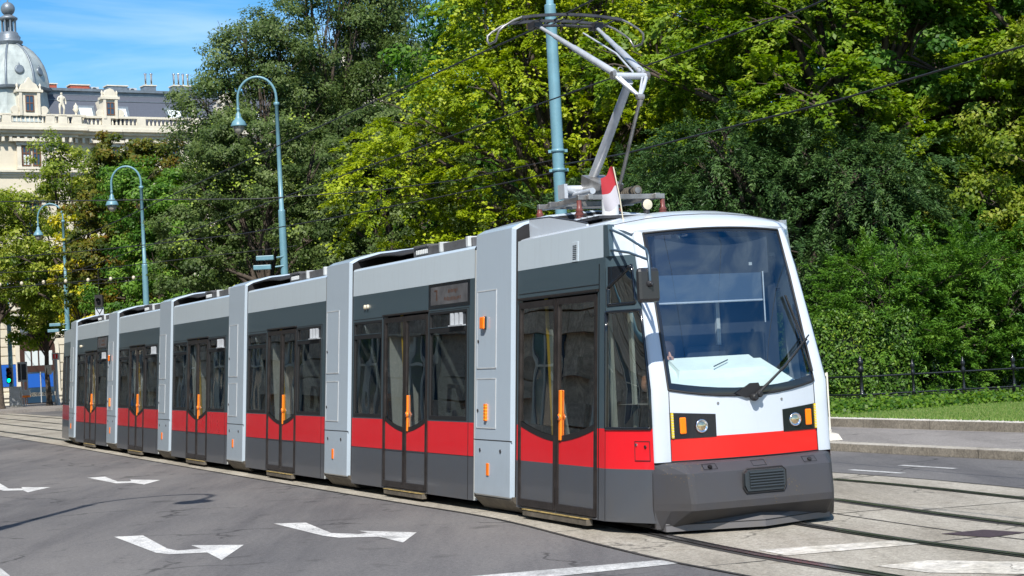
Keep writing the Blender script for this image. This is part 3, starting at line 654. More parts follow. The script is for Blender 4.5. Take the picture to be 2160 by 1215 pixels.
    mb.prism(P_,-1.018,-1.045,0,lambda a,b,c:(a,c,b))
    for q in range(6): mb.tube([(-.17,-1.052,.415+q*.026),(.19,-1.052,.415+q*.026)],.0095,8,0)
    mb.tube([(a,-1.03,b) for a,b in [(-.2,.36),(-.23,.42),(-.23,.55),(-.19,.585),(.19,.585),(.23,.55),(.23,.42),(.2,.36),(-.2,.36)]],.008,6,1)
    mb.build('coupler_cover',['grille','black'],bp,normals=True)
    # snow plough with its forward peak
    mb=MB(); pl=[(-.90,-.72),(0,-1.0),(.88,-.72)]
    vs=[]; 
    for (z,o) in ((.035,0),(.095,0),(.19,.10)): vs+=[(x*(1-o*.3),y+o*(1.2 if x==0 else .5),z) for x,y in pl]
    vs[7]=(0,-.84,.20)
    mb.add(vs,[(0,1,4,3),(1,2,5,4),(3,4,7,6),(4,5,8,7)],0); mb.add([(-.90,-.72,.035),(-.9,-.3,.05),(-.9,-.3,.12),(-.90,-.72,.12)],[(0,1,2,3)],0)
    for a,b in (((-.90,-.722,.096),(0,-1.002,.096)),((0,-1.002,.096),(.88,-.722,.096))): mb.tube([a,b],.004,4,1)
    mb.build('track_clearer',['bumper','black'],bp)
    # head lamp units
    for sx in (-1,1):
        v0,v1=sorted((sx*.455,sx*1.0)); 
        mb=MB(); g_=[lerp(v0,v1,k/6) for k in range(7)]
        mb.grid(lambda v,q:FR(v,lerp(.893,lerp(1.105,1.14,(abs(v)-.455)/.545),q),.007),g_[::-1],[0,.5,1],0,True)
        u=mb.build('headlight_unit',['frit'],tram); u.matrix_basis=TR.inverted()@M4
        fx=lambda X,o:(X,FR(X/.8,1,0)[1]-o)
        X=sx*.505; y=fx(X,.012)[1]; ax=Matrix.Rotation(R_(90),4,'X')
        mb=MB(); mb.lathe([(.062,-.004),(.066,.008),(.056,.014),(.050,.006),(.030,.001),(.012,.0)],24,0,(X,y,1.0),ax); mb.lathe([(.046,.003),(.03,.010),(.001,.013)],24,1,(X,y,1.0),ax); mb.lathe([(.014,-.01),(.014,.006)],12,2,(X,y,1.0),ax)
        mb.build('headlight',['chrome','reflector','amber'],u)
        X=sx*.68; y=fx(X,.012)[1]; mb=MB(); mb.box(X-.033,X+.033,y-.012,y+.01,.935,1.09,0); mb.build('indicator_lamp','amber',u,bevel=.01)
        X=sx*.775; y=fx(X,.012)[1]; mb=MB(); mb.box(X-.010,X+.010,y-.008,y+.01,.90,1.135,0); 
        for q in range(9): mb.box(X-.0105,X+.0105,y-.0105,y,.91+q*.025,.917+q*.025,1)
        mb.build('marker_strip',['yellow','cream'],u)
    # cab interior
    mb=MB()
    mb.hexa([(-.70,-.72,1.2),(.66,-.72,1.2),(.55,-.05,1.25),(-.60,-.05,1.25)],[(-.70,-.70,1.33),(.66,-.70,1.33),(.55,-.12,1.60),(-.60,-.12,1.60)],0)
    mb.hexa([(-.58,-.50,1.40),(.5,-.50,1.40),(.48,-.1,1.5),(-.5,-.1,1.5)],[(-.50,-.40,1.52),(.42,-.42,1.52),(.42,-.12,1.64),(-.48,-.12,1.64)],0)
    mb.tube([(-.15,-.44,1.545),(.08,-.30,1.60)],.006,5,1)
    mb.box(-.94,.90,.10,.13,.3,2.62,2)                     # bulkhead behind the driver
    mb.box(.18,.22,.06,.12,.6,2.4,3); mb.box(-.64,.60,-.29,-.22,2.44,2.80,2)   # destination box behind the glass
    mb.box(-.69,.46,-.385,-.375,2.17,2.44,4); mb.tube([(-.69,-.385,2.17),(.46,-.385,2.17)],.010,6,5); mb.tube([(.47,-.40,2.45),(.47,-.40,1.95)],.008,6,5)
    mb.quad((-.95,-.5,1.22),(.95,-.5,1.22),(.95,.1,1.22),(-.95,.1,1.22),3)
    mb.tube([(-.84,-.40,.9),(-.84,-.40,2.2)],.02,6,0); mb.box(-.86,-.83,-.12,-.06,.9,2.1,0)
    mb.box(.30,.335,-.436,-.434,2.44+.07,2.44+.10,3)
    mb.build('cab_interior',['mint','black','intdark','interior','blind','alu'],body)
    mb=MB(); mb.box(-.2,.25,.0,.08,.9,1.75,0); mb.box(-.2,.25,-.35,.05,.85,.95,0); mb.build('driver_seat','intdark',body,bevel=.03)
    mb=MB()
    mb.tube([(-.95,1.7,.25),(-.95,1.7,2.4)],.022,8,1); mb.box(-1.0,-.6,.12,.15,.25,2.2,0); mb.hexa([(-1.02,1.55,.9),(-1.0,1.2,.9),(-.98,1.2,.9),(-1.0,1.55,.9)],[(-1.0,1.55,2.0),(-1.0,1.5,2.0),(-.98,1.5,2.0),(-.98,1.55,2.0)],0)
    mb.build('vestibule_panels',['partition','yellow'],body)
    return body
M4a=TR.copy(); cabf=cab(M4a)
bq,tht=TAIL; dt=Vector((math.cos(tht),math.sin(tht))); nt_=Vector((dt.y,-dt.x)); Oc=bq+nt_*HW; Of=Oc+dt*2.2783
M4t=Matrix.Translation((Of.x,Of.y,0))@Matrix.Rotation(math.atan2(nt_.y,nt_.x)+math.pi,4,'Z')
before=set(bpy.data.objects); cab(M4t)
# fittings on the leading cab only
def part(name,mb,mats,**k): o=mb.build(name,mats,tram,**k); return o
mb=MB()
mb.tube([(-.99,-.03,2.93),(-1.05,-.45,2.84),(-1.10,-1.02,2.66),(-1.12,-1.10,2.60),(-1.12,-1.11,2.36)],.013,8,0); mb.tube([(-1.0,-.02,2.73),(-1.07,-.6,2.66),(-1.115,-1.09,2.56)],.013,8,0)
mb.hexa([(-1.035,-.10,2.66),(-1.035,.04,2.66),(-.98,.04,2.66),(-.97,-.10,2.66)],[(-1.02,-.06,2.97),(-1.02,.04,2.97),(-.96,.04,2.97),(-.95,-.06,2.97)],1)
arm=part('mirror_arm',mb,['armblue','fascia'])
mb=MB(); mb.box(-1.235,-1.01,-1.10,-1.03,2.17,2.49,0); mi=mb.build('wing_mirror','black',arm,bevel=.035)
mi.data.materials[0]=mat('mirror_housing',(.02,.02,.022),.3,0,.3)
mb=MB(); ax=Matrix.Rotation(R_(90),4,'X'); mb.lathe([(.03,0),(.03,.02),(.012,.03),(.012,.05)],12,0,(-1.12,-1.10,2.34),ax); mb.build('mirror_joint','darksteel',arm)
# wipers
mb=MB(); wp=lambda X,z,o:(X,FR(X/.78,z)[1]-o,z)
mb.tube([(.07,-.90,1.27),wp(.10,1.30,.06),wp(.42,1.53,.09),wp(.80,1.80,.07)],[.014,.016,.012,.008],6,0)
mb.tube([(.02,-.89,1.24),wp(.05,1.27,.05),wp(.40,1.50,.07),wp(.78,1.76,.05)],[.014,.014,.009,.007],6,0)
mb.tube([wp(.62,2.20,.035),wp(.67,2.0,.04),wp(.76,1.70,.04),wp(.775,1.45,.04)],.010,6,0); mb.tube([wp(.62,2.20,.02),wp(.70,1.85,.02),wp(.775,1.45,.02)],.007,6,0)
mb.prism([(-.16,1.285),(.0,1.375),(.09,1.375),(.13,1.29),(.05,1.24),(-.05,1.24)],-.856,-.846,0,lambda a,b,c:(a,c+.02*(1.3-b),b))
mb.lathe([(.035,0),(.035,.05),(.02,.06)],12,0,(.02,-.86,1.24),ax); mb.lathe([(.03,0),(.03,.05),(.02,.06)],12,0,(.075,-.86,1.265),ax)
part('wiper',mb,['black'],normals=True)
mb=MB(); mb.lathe([(.03,0),(.03,.03)],10,1,(-.42,.28,3.1)); mb.lathe([(.02,-.06),(.05,-.03),(.058,.0),(.055,.012)],16,1,(-.42,.26,3.185),ax); mb.lathe([(.052,.013),(.03,.02),(.001,.022)],16,0,(-.42,.26,3.185),ax)
part('roof_lamp',mb,['cream','darksteel'])
# roof bay cowl
mb=MB()
for X in (-.86,.86):
    pts=[(.75,3.04),(1.1,3.10),(1.7,3.19),(2.24,3.21),(2.24,3.0),(.75,3.0)]
    mb.prism(pts,X-.012,X+.012,0,lambda a,b,c:(c,a,b)); mb.tube([(X,a,b+.005) for a,b in pts[:4]],.012,5,1)
mb.box(-.7,.7,.8,2.2,3.10,3.13,1)
for k in range(7): mb.box(-.66,.66,1.0+k*.16,1.04+k*.16,3.13,3.155,0)
part('roof_cowl',mb,['white','darksteel'],normals=True)
mb=MB(); mb.lathe([(.115,3.02),(.125,3.02),(.125,3.03),(.09,3.035),(.085,3.30),(.080,3.31)],20,0,(-.5,.95,0)); mb.lathe([(.15,3.115),(.15,3.125)],20,1,(-.5,.95,0)); part('exhaust_stack',mb,['rooflight','yellow'])
# pantograph
pan=MB()
for X in (-.40,.40): pan.box(X-.03,X+.03,1.62,2.90,3.37,3.43,0)
for s in (1.72,2.49,2.80): pan.box(-.52,.52,s-.03,s+.03,3.372,3.428,0)
pan=pan.build('pantograph',['steel'],tram,bevel=.006)
def pp(name,mb,mats,**k): return mb.build(name,mats,pan,**k)
for (X,s) in ((-.5,1.72),(.5,1.72),(-.5,2.80),(.5,2.80)):
    mb=MB(); z0=3.12 if s<2 else 3.17
    mb.lathe([(.045,z0),(.045,z0+.02),(.025,z0+.04),(.052,z0+.05),(.04,z0+.085),(.056,z0+.095),(.035,z0+.13),(.048,z0+.14),(.028,z0+.17),(.028,3.37)],14,0,(X,s,0)); mb.box(X-.07,X+.07,s-.07,s+.07,z0-.03,z0,1); pp('insulator',mb,['insul','cream'])
mb=MB(); mb.tube([(0,2.49,3.62),(0,2.2,3.86),(0,1.36,4.60)],[.052,.055,.045],14,0); pp('lower_arm',mb,['alu'])
mb=MB(); mb.tube([(-.32,2.49,3.56),(.32,2.49,3.56)],.05,12,0); mb.box(-.36,-.32,2.40,2.58,3.46,3.62,0); mb.box(.32,.36,2.40,2.58,3.46,3.62,0)
mb.tube([(-.2,2.0,3.50),(-.2,2.75,3.50)],.035,12,0); mb.tube([(.2,1.7,3.47),(.2,2.2,3.47)],.035,12,2)
for k in range(9): mb.lathe([(.055,-.010),(.055,.010)],12,1,(.2,1.72+k*.05,3.47),Matrix.Rotation(R_(90),4,'X'))
mb.hexa([(-.12,2.0,3.5),(.16,2.0,3.5),(.16,2.5,3.5),(-.12,2.5,3.5)],[(-.12,1.95,3.56),(.16,1.95,3.56),(.16,2.45,3.72),(-.12,2.45,3.72)],2)
pp('base_gear',mb,['alu','trim','steel'])
mb=MB(); mb.tube([(-.2,1.33,4.655),(.2,1.33,4.655)],.036,12,0)
for sx in (-1,1): mb.tube([(sx*.2,1.33,4.67),(sx*.08,1.2,4.5),(0,1.12,4.40)],[.02,.022,.016],8,0); mb.tube([(sx*.15,1.33,4.67),(0,1.14,4.42)],.012,6,0); mb.lathe([(.045,-.02),(.045,.02)],12,1,(sx*.2,1.33,4.66),Matrix.Rotation(R_(90),4,'Y'))
mb.lathe([(.03,-.04),(.03,.04)],12,1,(0,1.12,4.40),Matrix.Rotation(R_(90),4,'Y'))
for sx in (-1,1): mb.tube([(sx*.11+.03*math.cos(a),1.33,4.72+.03*math.sin(a)) for a in np.linspace(0,5.5,9)],.005,5,1)
pp('knee_joint',mb,['alu','steel'])
mb=MB(); mb.tube([(0,1.12,4.38),(0,1.66,3.62),(0,1.75,3.5)],[.02,.02,.015],8,0); mb.lathe([(.03,-.03),(.03,.03)],10,0,(0,1.13,4.34),Matrix.Rotation(R_(30),4,'X')); pp('control_rod',mb,['steel'])
for sx in (-1,1):
    mb=MB(); a=Vector((sx*.17,1.36,4.69)); b=Vector((sx*.37,2.92,5.50)); mb.tube([a,lerp(a,b,.5),lerp(a,b,.505),lerp(a,b,.75),lerp(a,b,.755),b],[.040,.036,.030,.028,.022,.020],12,0); pp('upper_arm',mb,['alu'])
mb=MB(); mb.tube([(.04,1.34,4.70),(.08,1.8,4.98),(.14,2.75,5.38)],.011,8,0); pp('guide_rod',mb,['alu'])
mb=MB()
for s in (2.74,3.12):
    zc=lambda X:5.56+.045*(1-(X/.62)**2)
    xs=np.linspace(-.62,.62,13)
    for k in range(12): mb.hexa([(xs[k],s-.025,zc(xs[k])-.03),(xs[k+1],s-.025,zc(xs[k+1])-.03),(xs[k+1],s+.025,zc(xs[k+1])-.03),(xs[k],s+.025,zc(xs[k])-.03)],[(xs[k],s-.02,zc(xs[k])),(xs[k+1],s-.02,zc(xs[k+1])),(xs[k+1],s+.02,zc(xs[k+1])),(xs[k],s+.02,zc(xs[k]))],0)
mb.tube([(-.42,2.93,5.49),(0,2.93,5.50),(.45,2.93,5.49)],.016,8,0)
for X in (-.55,-.37,-.1,.15,.37,.55): mb.tube([(X,2.74,5.54),(X,3.12,5.54)],.010,6,0)
for X in (-.38,.38): mb.box(X-.05,X+.05,2.82,3.02,5.46,5.53,0); mb.tube([(X+.04*math.cos(a),2.9,5.42+.04*math.sin(a)) for a in np.linspace(0,5.5,9)],.005,5,0)
pp('contact_strips',mb,['darksteel'])
for sx in (-1,1):
    mb=MB()
    h1=[(sx*.60,2.74,5.555),(sx*.72,2.74,5.51),(sx*.84,2.74,5.44),(sx*.90,2.75,5.39),(sx*.915,2.78,5.33),(sx*.915,2.83,5.285),(sx*.915,3.03,5.285),(sx*.915,3.08,5.33),(sx*.90,3.11,5.39),(sx*.84,3.12,5.44),(sx*.72,3.12,5.51),(sx*.60,3.12,5.555)]
    mb.tube(h1,.013,8,0); pp('horn',mb,['steel'])
# pennant on the roof edge: stands in a socket, a thing of its own
fb=TR@Vector((-.74,.16,3.0)); fl=empty('pennant_flag',fb,math.atan2(n0.y,n0.x)); tag(fl,'small red and white pennant on a thin rod above the cab roof edge','flag')
mb=MB(); mb.tube([(0,0,0),(-.02,.02,.28),(-.05,.06,.56)],.007,6,0); mb.lathe([(.018,0),(.012,.04)],8,0); mb.build('flag_rod','cream',fl)
def clth(u,v):  # u along fly, v down hoist
    x=-.05+.03*v - u*(.12-.04*v); y=.06-.03*v+u*.09+.03*math.sin(u*5+v*2); z=.56-.38*v-.02*u-.10*u*u*(1-v)+.02*math.sin(u*7)
    return (x+.03*math.sin(3*u+2*v),y,z-.04*u*v)
for nm,a,b,m in (('flag_red_half',0,.5,'flagred'),('flag_white_half',.5,1,'flagwhite')):
    mb=MB(); mb.grid(clth,[k/8*(1.0) for k in range(9)],[lerp(a,b,k/5) for k in range(6)],0,True); mb.build(nm,m,fl)
# wheel boxes and dark underframe slabs
for i in range(6):
    A,th,L=SEC[i]; O,d,n=frame(A,th); mb=MB(); mb.box(-.95,.95,.1 if i else -.5,L-.1,.06,.16,0)
    for s in ((L-.5),):
        for X in (-.78,.78): mb.lathe([(.30,-.06),(.33,-.05),(.33,.05),(.30,.06)],20,1,(X,L+.55,.34),Matrix.Rotation(R_(90),4,'Y'))
    o=mb.build('running_gear',['undark','darksteel'],tram); o.matrix_basis=TR.inverted()@(Matrix.Translation((O.x,O.y,0))@Matrix.Rotation(math.atan2(n.y,n.x),4,'Z'))

# ------------------------------------------------------------------ foliage
def leafmat(name,cols,rough=.5,trans=.42,spec=.3):
    m=bpy.data.materials.new(name); m.use_nodes=True; t=m.node_tree; b=t.nodes['Principled BSDF']; out=t.nodes['Material Output']
    b.inputs['Roughness'].default_value=rough; b.inputs['Specular IOR Level'].default_value=spec
    at=t.nodes.new('ShaderNodeAttribute'); at.attribute_name='tint'
    r=t.nodes.new('ShaderNodeValToRGB'); e=r.color_ramp.elements; e[0].color=(*cols[0],1); e[1].color=(*cols[-1],1)
    for i,c in enumerate(cols[1:-1]): k=e.new((i+1)/(len(cols)-1)); k.color=(*c,1)
    t.links.new(at.outputs['Fac'],r.inputs[0]); t.links.new(r.outputs[0],b.inputs['Base Color'])
    tr=t.nodes.new('ShaderNodeBsdfTranslucent'); hsv=t.nodes.new('ShaderNodeHueSaturation'); hsv.inputs['Value'].default_value=1.25; hsv.inputs['Saturation'].default_value=1.1
    t.links.new(r.outputs[0],hsv.inputs['Color']); t.links.new(hsv.outputs[0],tr.inputs[0])
    mi=t.nodes.new('ShaderNodeMixShader'); mi.inputs[0].default_value=trans; t.links.new(b.outputs[0],mi.inputs[1]); t.links.new(tr.outputs[0],mi.inputs[2]); t.links.new(mi.outputs[0],out.inputs[0])
    return m
G3=lambda *c:c
M['ash']=leafmat('ash_leaves',[(.045,.08,.020),(.08,.13,.032),(.13,.185,.05),(.21,.27,.10)])
M['sophora']=leafmat('yellow_green_leaves',[(.09,.16,.006),(.19,.27,.008),(.30,.38,.012),(.46,.51,.03)])
M['sophora2']=leafmat('olive_leaves',[(.07,.13,.010),(.14,.21,.014),(.24,.30,.03),(.46,.48,.10)])
M['maple']=leafmat('maple_leaves',[(.055,.12,.008),(.12,.21,.012),(.22,.32,.025),(.42,.50,.08)])
M['chestnut']=leafmat('browning_leaves',[(.04,.07,.008),(.08,.115,.012),(.16,.16,.018),(.20,.105,.012)])
M['bright']=leafmat('bright_leaves',[(.035,.105,.012),(.07,.17,.018),(.13,.26,.03),(.26,.40,.06)])
M['yew']=leafmat('yew_needles',[(.022,.055,.016),(.036,.082,.022),(.06,.12,.03),(.10,.16,.045)],trans=.2)
M['thuja']=leafmat('conifer_sprays',[(.03,.09,.010),(.055,.14,.012),(.09,.20,.018),(.16,.27,.035)],trans=.25)
M['hedge']=leafmat('hedge_leaves',[(.03,.08,.008),(.06,.14,.012),(.12,.22,.02),(.25,.34,.04)],trans=.25)
M['yellowleaf']=leafmat('yellow_leaves',[(.20,.25,.01),(.40,.40,.02),(.6,.52,.03),(.7,.62,.06)])
M['ivy']=leafmat('ivy_leaves',[(.03,.09,.008),(.07,.16,.012),(.15,.26,.02),(.07,.14,.02)])
M['blade']=leafmat('grass_blades',[(.06,.13,.02),(.10,.19,.03),(.16,.25,.05),(.22,.26,.09)],trans=.3)
M['bark']=mat('tree_bark',(.065,.05,.038),.9,var=.4,vscale=8,bump=.6,bscale=25)
RNG=np.random.default_rng(11)
def leaves(name,pos,nrm,size,aspect,tint,matn,parent=None,fold=.25,axis=None):
    n=len(pos); nrm=nrm/np.linalg.norm(nrm,axis=1,keepdims=True)
    if axis is None: a=RNG.normal(size=(n,3))
    else: a=axis+RNG.normal(size=(n,3))*.35
    a-= nrm*np.sum(a*nrm,1,keepdims=True); a/=np.linalg.norm(a,axis=1,keepdims=True)+1e-9; b=np.cross(nrm,a)
    s=(size*RNG.uniform(.6,1.35,n))[:,None]; w_=s*aspect
    V=np.empty((n,4,3),dtype=np.float32)
    V[:,0]=pos-a*s*.5; V[:,1]=pos+b*w_*.5+nrm*s*fold*.4; V[:,2]=pos+a*s*.5; V[:,3]=pos-b*w_*.5+nrm*s*fold*.4
    me=bpy.data.meshes.new(name); me.vertices.add(4*n); me.vertices.foreach_set('co',V.reshape(-1))
    me.loops.add(4*n); me.loops.foreach_set('vertex_index',np.arange(4*n,dtype=np.int32))
    me.polygons.add(n); me.polygons.foreach_set('loop_start',np.arange(n,dtype=np.int32)*4); me.polygons.foreach_set('loop_total',np.full(n,4,dtype=np.int32))
    me.update(calc_edges=True); at=me.attributes.new('tint','FLOAT','FACE'); at.data.foreach_set('value',np.clip(tint,0,1).astype(np.float32))
    me.materials.append(M[matn]); o=bpy.data.objects.new(name,me); COL.objects.link(o)
    if parent: o.parent=parent
    return o
def rsph(n):
    v=RNG.normal(size=(n,3)); return v/np.linalg.norm(v,axis=1,keepdims=True)
def crown_points(lobes,clumps,per,cr,flat=.6,droop=0,low=.25):
    """leaf positions: lobes are (x,y,z,rx,ry,rz); clumps scattered in each lobe's outer shell"""
    L=np.array(lobes); wgt=(L[:,3]*L[:,5]); wgt/=wgt.sum(); P=[];Nn=[];T=[]
    for l,wt in zip(L,wgt):
        k=max(6,int(clumps*wt)); d=rsph(k*3); d=d[d[:,2]>-1+low*RNG.uniform(0,2,len(d))][:k]; k=len(d)
        rad=RNG.uniform(.62,1.06,k)[:,None]**.8; C=l[:3]+d*l[3:6]*rad
        tn=RNG.normal(0,.17,k)+ .06*d[:,2]
        sc=RNG.uniform(.55,1.4,k)
        for i in range(k):
            m=int(per*RNG.uniform(.6,1.3)*sc[i]**1.5); r=RNG.normal(size=(m,3)); r/=np.linalg.norm(r,axis=1,keepdims=True); r*=RNG.uniform(.1,1,(m,1))**.6
            q=r*cr*sc[i]*np.array([1,1,flat]); q[:,2]-=droop*(q[:,0]**2+q[:,1]**2)/cr
            P.append(C[i]+q); Nn.append(r*.7+d[i]*.7+RNG.normal(size=(m,3))*.55+np.array([0,-.25,.55])); T.append(np.full(m,.42+tn[i])+RNG.normal(0,.16,m)+.12*r[:,2])
    return np.concatenate(P),np.concatenate(Nn),np.concatenate(T)
def spray_points(lobes,clumps,per,length,width,down,low=.25,up=0.0):
    L=np.array(lobes); wgt=(L[:,3]*L[:,5]); wgt/=wgt.sum(); P=[];Nn=[];T=[];A=[]
    for l,wt in zip(L,wgt):
        k=max(6,int(clumps*wt)); d=rsph(k*3); d=d[d[:,2]>-1+low*RNG.uniform(0,2,len(d))][:k]; k=len(d)
        C=l[:3]+d*l[3:6]*(RNG.uniform(.55,1.05,k)[:,None]); tn=RNG.normal(0,.16,k)
        for i in range(k):
            D=d[i]*np.array([1,1,.5])+np.array([0,0,up-down*.35])+RNG.normal(0,.25,3); D/=np.linalg.norm(D); S=np.cross(D,[0,0,1.]); S/=np.linalg.norm(S)+1e-6; U=np.cross(S,D)
            ln=length*RNG.uniform(.55,1.4); m=int(per*RNG.uniform(.6,1.3)*ln/length); t=RNG.uniform(0,1,m)**.8; w=RNG.normal(0,.42,m)*width*(1.1-t)*ln/length
            q=C[i]+D*(t*ln)[:,None]+S*w[:,None]+U*RNG.normal(0,.05,(m,1))*ln; q[:,2]-=down*(t*ln)**2*.6+down*.35*w**2/width
            P.append(q); sg=np.sign(w)[:,None]; A.append(D*.8+S*sg*.6+RNG.normal(0,.15,(m,3))-np.array([0,0,down*.5])*t[:,None]); Nn.append(U+RNG.normal(0,.42,(m,3))+np.array([0,-.2,.2])); T.append(.34+tn[i]+.22*t+RNG.normal(0,.13,m))
    return np.concatenate(P),np.concatenate(Nn),np.concatenate(T),np.concatenate(A)
def limbs(mb,base,lobes,r0,rnd,trunk_top=.45):
    zc=max(l[2] for l in lobes); b=Vector(base); top=Vector((sum(l[0] for l in lobes)/len(lobes),sum(l[1] for l in lobes)/len(lobes),zc*trunk_top+b.z*.3))
    mid=b.lerp(top,.5)+Vector((rnd.uniform(-.2,.2),rnd.uniform(-.2,.2),0))
    mb.tube([b,b+Vector((0,0,.3)),mid,top],[r0*1.35,r0,r0*.85,r0*.7],9,0)
    for l in lobes:
        c=Vector(l[:3]); s=b.lerp(top,rnd.uniform(.75,1.0)); m=s.lerp(c,.5)+Vector((rnd.uniform(-.5,.5),rnd.uniform(-.5,.5),.4))
        mb.tube([s,m,c],[r0*.42,r0*.26,r0*.10],6,0)
        for k in range(5):
            v=Vector((rnd.uniform(-1,1),rnd.uniform(-1,1),rnd.uniform(-.3,1))); v=Vector((v.x*l[3],v.y*l[4],v.z*l[5]))*.85
            st_=m.lerp(c,rnd.uniform(.2,1)); mb.tube([st_,st_.lerp(c+v,.5)+Vector((0,0,.15)),c+v],[r0*.12,r0*.07,r0*.025],5,0)
def tree(name,loc,label,cat,group,matn,lobes,clumps,per,cr,size,aspect=.5,r0=.22,seed=1,flat=.6,droop=0,z0=.25,extra=None,low=.25,fold=.25,spray=None):
    global RNG; RNG=np.random.default_rng(seed); rnd=random.Random(seed)
    e=empty(name,loc); tag(e,label,cat,group)
    mb=MB(); limbs(mb,(0,0,0),lobes,r0,rnd); mb.build('trunk','bark',e)
    if spray: P,Nn,T,Ax=spray_points(lobes,clumps,per,*spray,low=low)
    else: (P,Nn,T),Ax=crown_points(lobes,clumps,per,cr,flat,droop,low),None
    leaves('crown',P,Nn,size,aspect,T,matn,e,fold,axis=Ax)
    if extra:
        mt,k,sz,rad=extra  # blossom or pale shoots on the outside of the crown
        idx=RNG.choice(len(P),k); Q=[];N2=[]
        for i in idx:
            m=rad[1]; r=RNG.normal(size=(m,3))*rad[0]*np.array([1,1,.8]); Q.append(P[i]+r+np.array([0,-.15,.12])); N2.append(r+np.array([0,-.6,.6]))
        Q=np.concatenate(Q);N2=np.concatenate(N2); leaves('blossom',Q,N2,sz,.7,RNG.uniform(.4,1,len(Q)),mt,e)
    return e
def lob(n,R,H,seed,z0,rx=(1.2,2.2),rz=(1.0,1.8),flatten=.7,depth=.6):
    rd=random.Random(seed); out=[]
    for i in range(n):
        t=(i+.5)/n; z=z0+(H-z0)*t; rad=R*math.sin(math.pi*min(1,max(.14,.18+.74*t)))**.8
        a=i*2.399+rd.uniform(-.4,.4); q=rad*rd.uniform(.45,1)
        out.append((math.cos(a)*q,math.sin(a)*q*depth,z,rd.uniform(*rx),rd.uniform(*rx)*.9,rd.uniform(*rz)))
    return out
GT='trees along the park edge behind the tram'
# (x, y) positions stand on the lawn behind the fence line and round the bend of the road
ash1=tree('ash_tree',(-11.3,81,.2),'tall dull green ash with an open crown showing sky, behind the first tall street lamp','tree',GT,'ash',
  lob(30,4.2,17.0,3,4.5,(1.2,2.0),(1.0,1.5)),640,130,.62,.15,.55,.3,3,low=.4)
tree('ash_tree',(-8.0,84,.2),'tallest open-crowned ash with thin dark limbs, left of the big yellow-green tree','tree',GT,'ash',
  [(x*1.0,y,z,rx,ry,rz) for x,y,z,rx,ry,rz in lob(26,3.7,21,5,7.0,(.9,1.8),(.9,1.6))],480,120,.62,.15,.55,.32,5,low=.4)
tree('elm_tree',(-9.5,69,.2),'dense grey-green elm standing low behind the street lamp pole','tree',GT,'ash',
  lob(24,4.0,10.6,8,2.8,(1.0,1.8),(.8,1.3)),640,150,.42,.12,.6,.25,8,extra=('maple',60,.11,(.25,40)))
tree('elm_tree',(-4.2,66,.2),'dark glossy green tree filling the gap between the street lamp and the yellow-green tree','tree',GT,'ash',
  lob(22,3.4,10.3,18,2.6,(1.0,1.8),(.8,1.3)),520,160,.42,.13,.6,.25,18)
tree('pagoda_tree',(-23.3,96,.15),'olive green tree with pale blossom in front of the domed building','tree',GT,'sophora2',
  lob(18,4.2,13.4,12,4.0,(1.3,2.1),(1.0,1.5)),300,170,.62,.17,.5,.26,12,droop=.2,low=.5,extra=('sophora2',110,.22,(.25,14)))
tree('pagoda_tree',(-28.3,98,.15),'lower olive tree at the left photo edge, its thin crown over the traffic light','tree',GT,'sophora2',
  lob(13,2.8,11.6,13,5.6,(1.1,1.8),(.9,1.4)),200,150,.62,.17,.5,.22,13,droop=.2,low=.5,extra=('sophora2',60,.22,(.25,14)))
tree('chestnut_tree',(-18.3,88,.15),'chestnut tree with rust-brown leaves between the olive tree and the tall ash','tree',GT,'chestnut',
  lob(18,3.2,12.6,14,3.2,(1.3,2.0),(1.0,1.5)),420,150,.55,.20,.55,.26,14,low=.3)
tree('chestnut_tree',(-15.6,80,.15),'green tree rooted behind the middle of the tram, in front of the browning chestnut','tree',GT,'bright',
  lob(15,3.2,10.5,15,2.6,(1.2,1.9),(1.0,1.5)),360,160,.5,.16,.55,.24,15,low=.3)
tree('maple_tree',(-26.4,101,.15),'small dark broad-leaved tree in front of the arched doorway','tree',GT,'maple',
  lob(11,2.4,8.0,16,3.6,(.9,1.5),(.7,1.1)),130,90,.5,.22,.7,.16,16,low=.5)
tree('linden_tree',(-22.4,93,.15),'slender tree with hanging clusters of bright yellow leaves beside the farthest street lamp','tree',GT,'yellowleaf',
  lob(10,1.6,9.4,17,4.2,(.5,.9),(.7,1.1)),70,60,.42,.19,.7,.12,17,low=.6)
# the big yellow-green tree: broad drooping sprays
tree('pagoda_tree',(1.9,52,.25),'big yellow-green pagoda tree with drooping sprays, its blossom behind the raised pantograph','tree',GT,'sophora',
  lob(44,5.4,12.8,21,2.0,(1.1,2.0),(.8,1.4),depth=.5),3000,95,.46,.11,.5,.36,21,spray=(.62,.34,.5),low=.35,extra=('sophora',420,.12,(.22,26)))
tree('pagoda_tree',(3.8,60,.25),'tall green tree rising behind the yellow-green one, past the top of the photo','tree',GT,'maple',
  lob(20,5.5,18.5,22,6.0,(1.6,2.4),(1.3,1.9)),420,160,.6,.16,.55,.34,22,low=.3)
tree('maple_tree',(9.0,46.0,.25),'light green maple with overhanging layered branches at upper right','tree',GT,'maple',
  lob(34,6.2,13.8,31,5.6,(1.2,2.0),(.6,1.0),depth=.6),1900,95,.46,.155,.55,.34,31,spray=(.85,.42,.45),low=.2)
tree('maple_tree',(15.2,45,.25),'dark green maple at the upper right corner, its trunk at the photo edge','tree',GT,'bright',
  lob(26,5.2,13.8,32,3.6,(1.4,2.2),(.9,1.5)),520,170,.50,.16,.62,.34,32,flat=.5,droop=.4,low=.2)
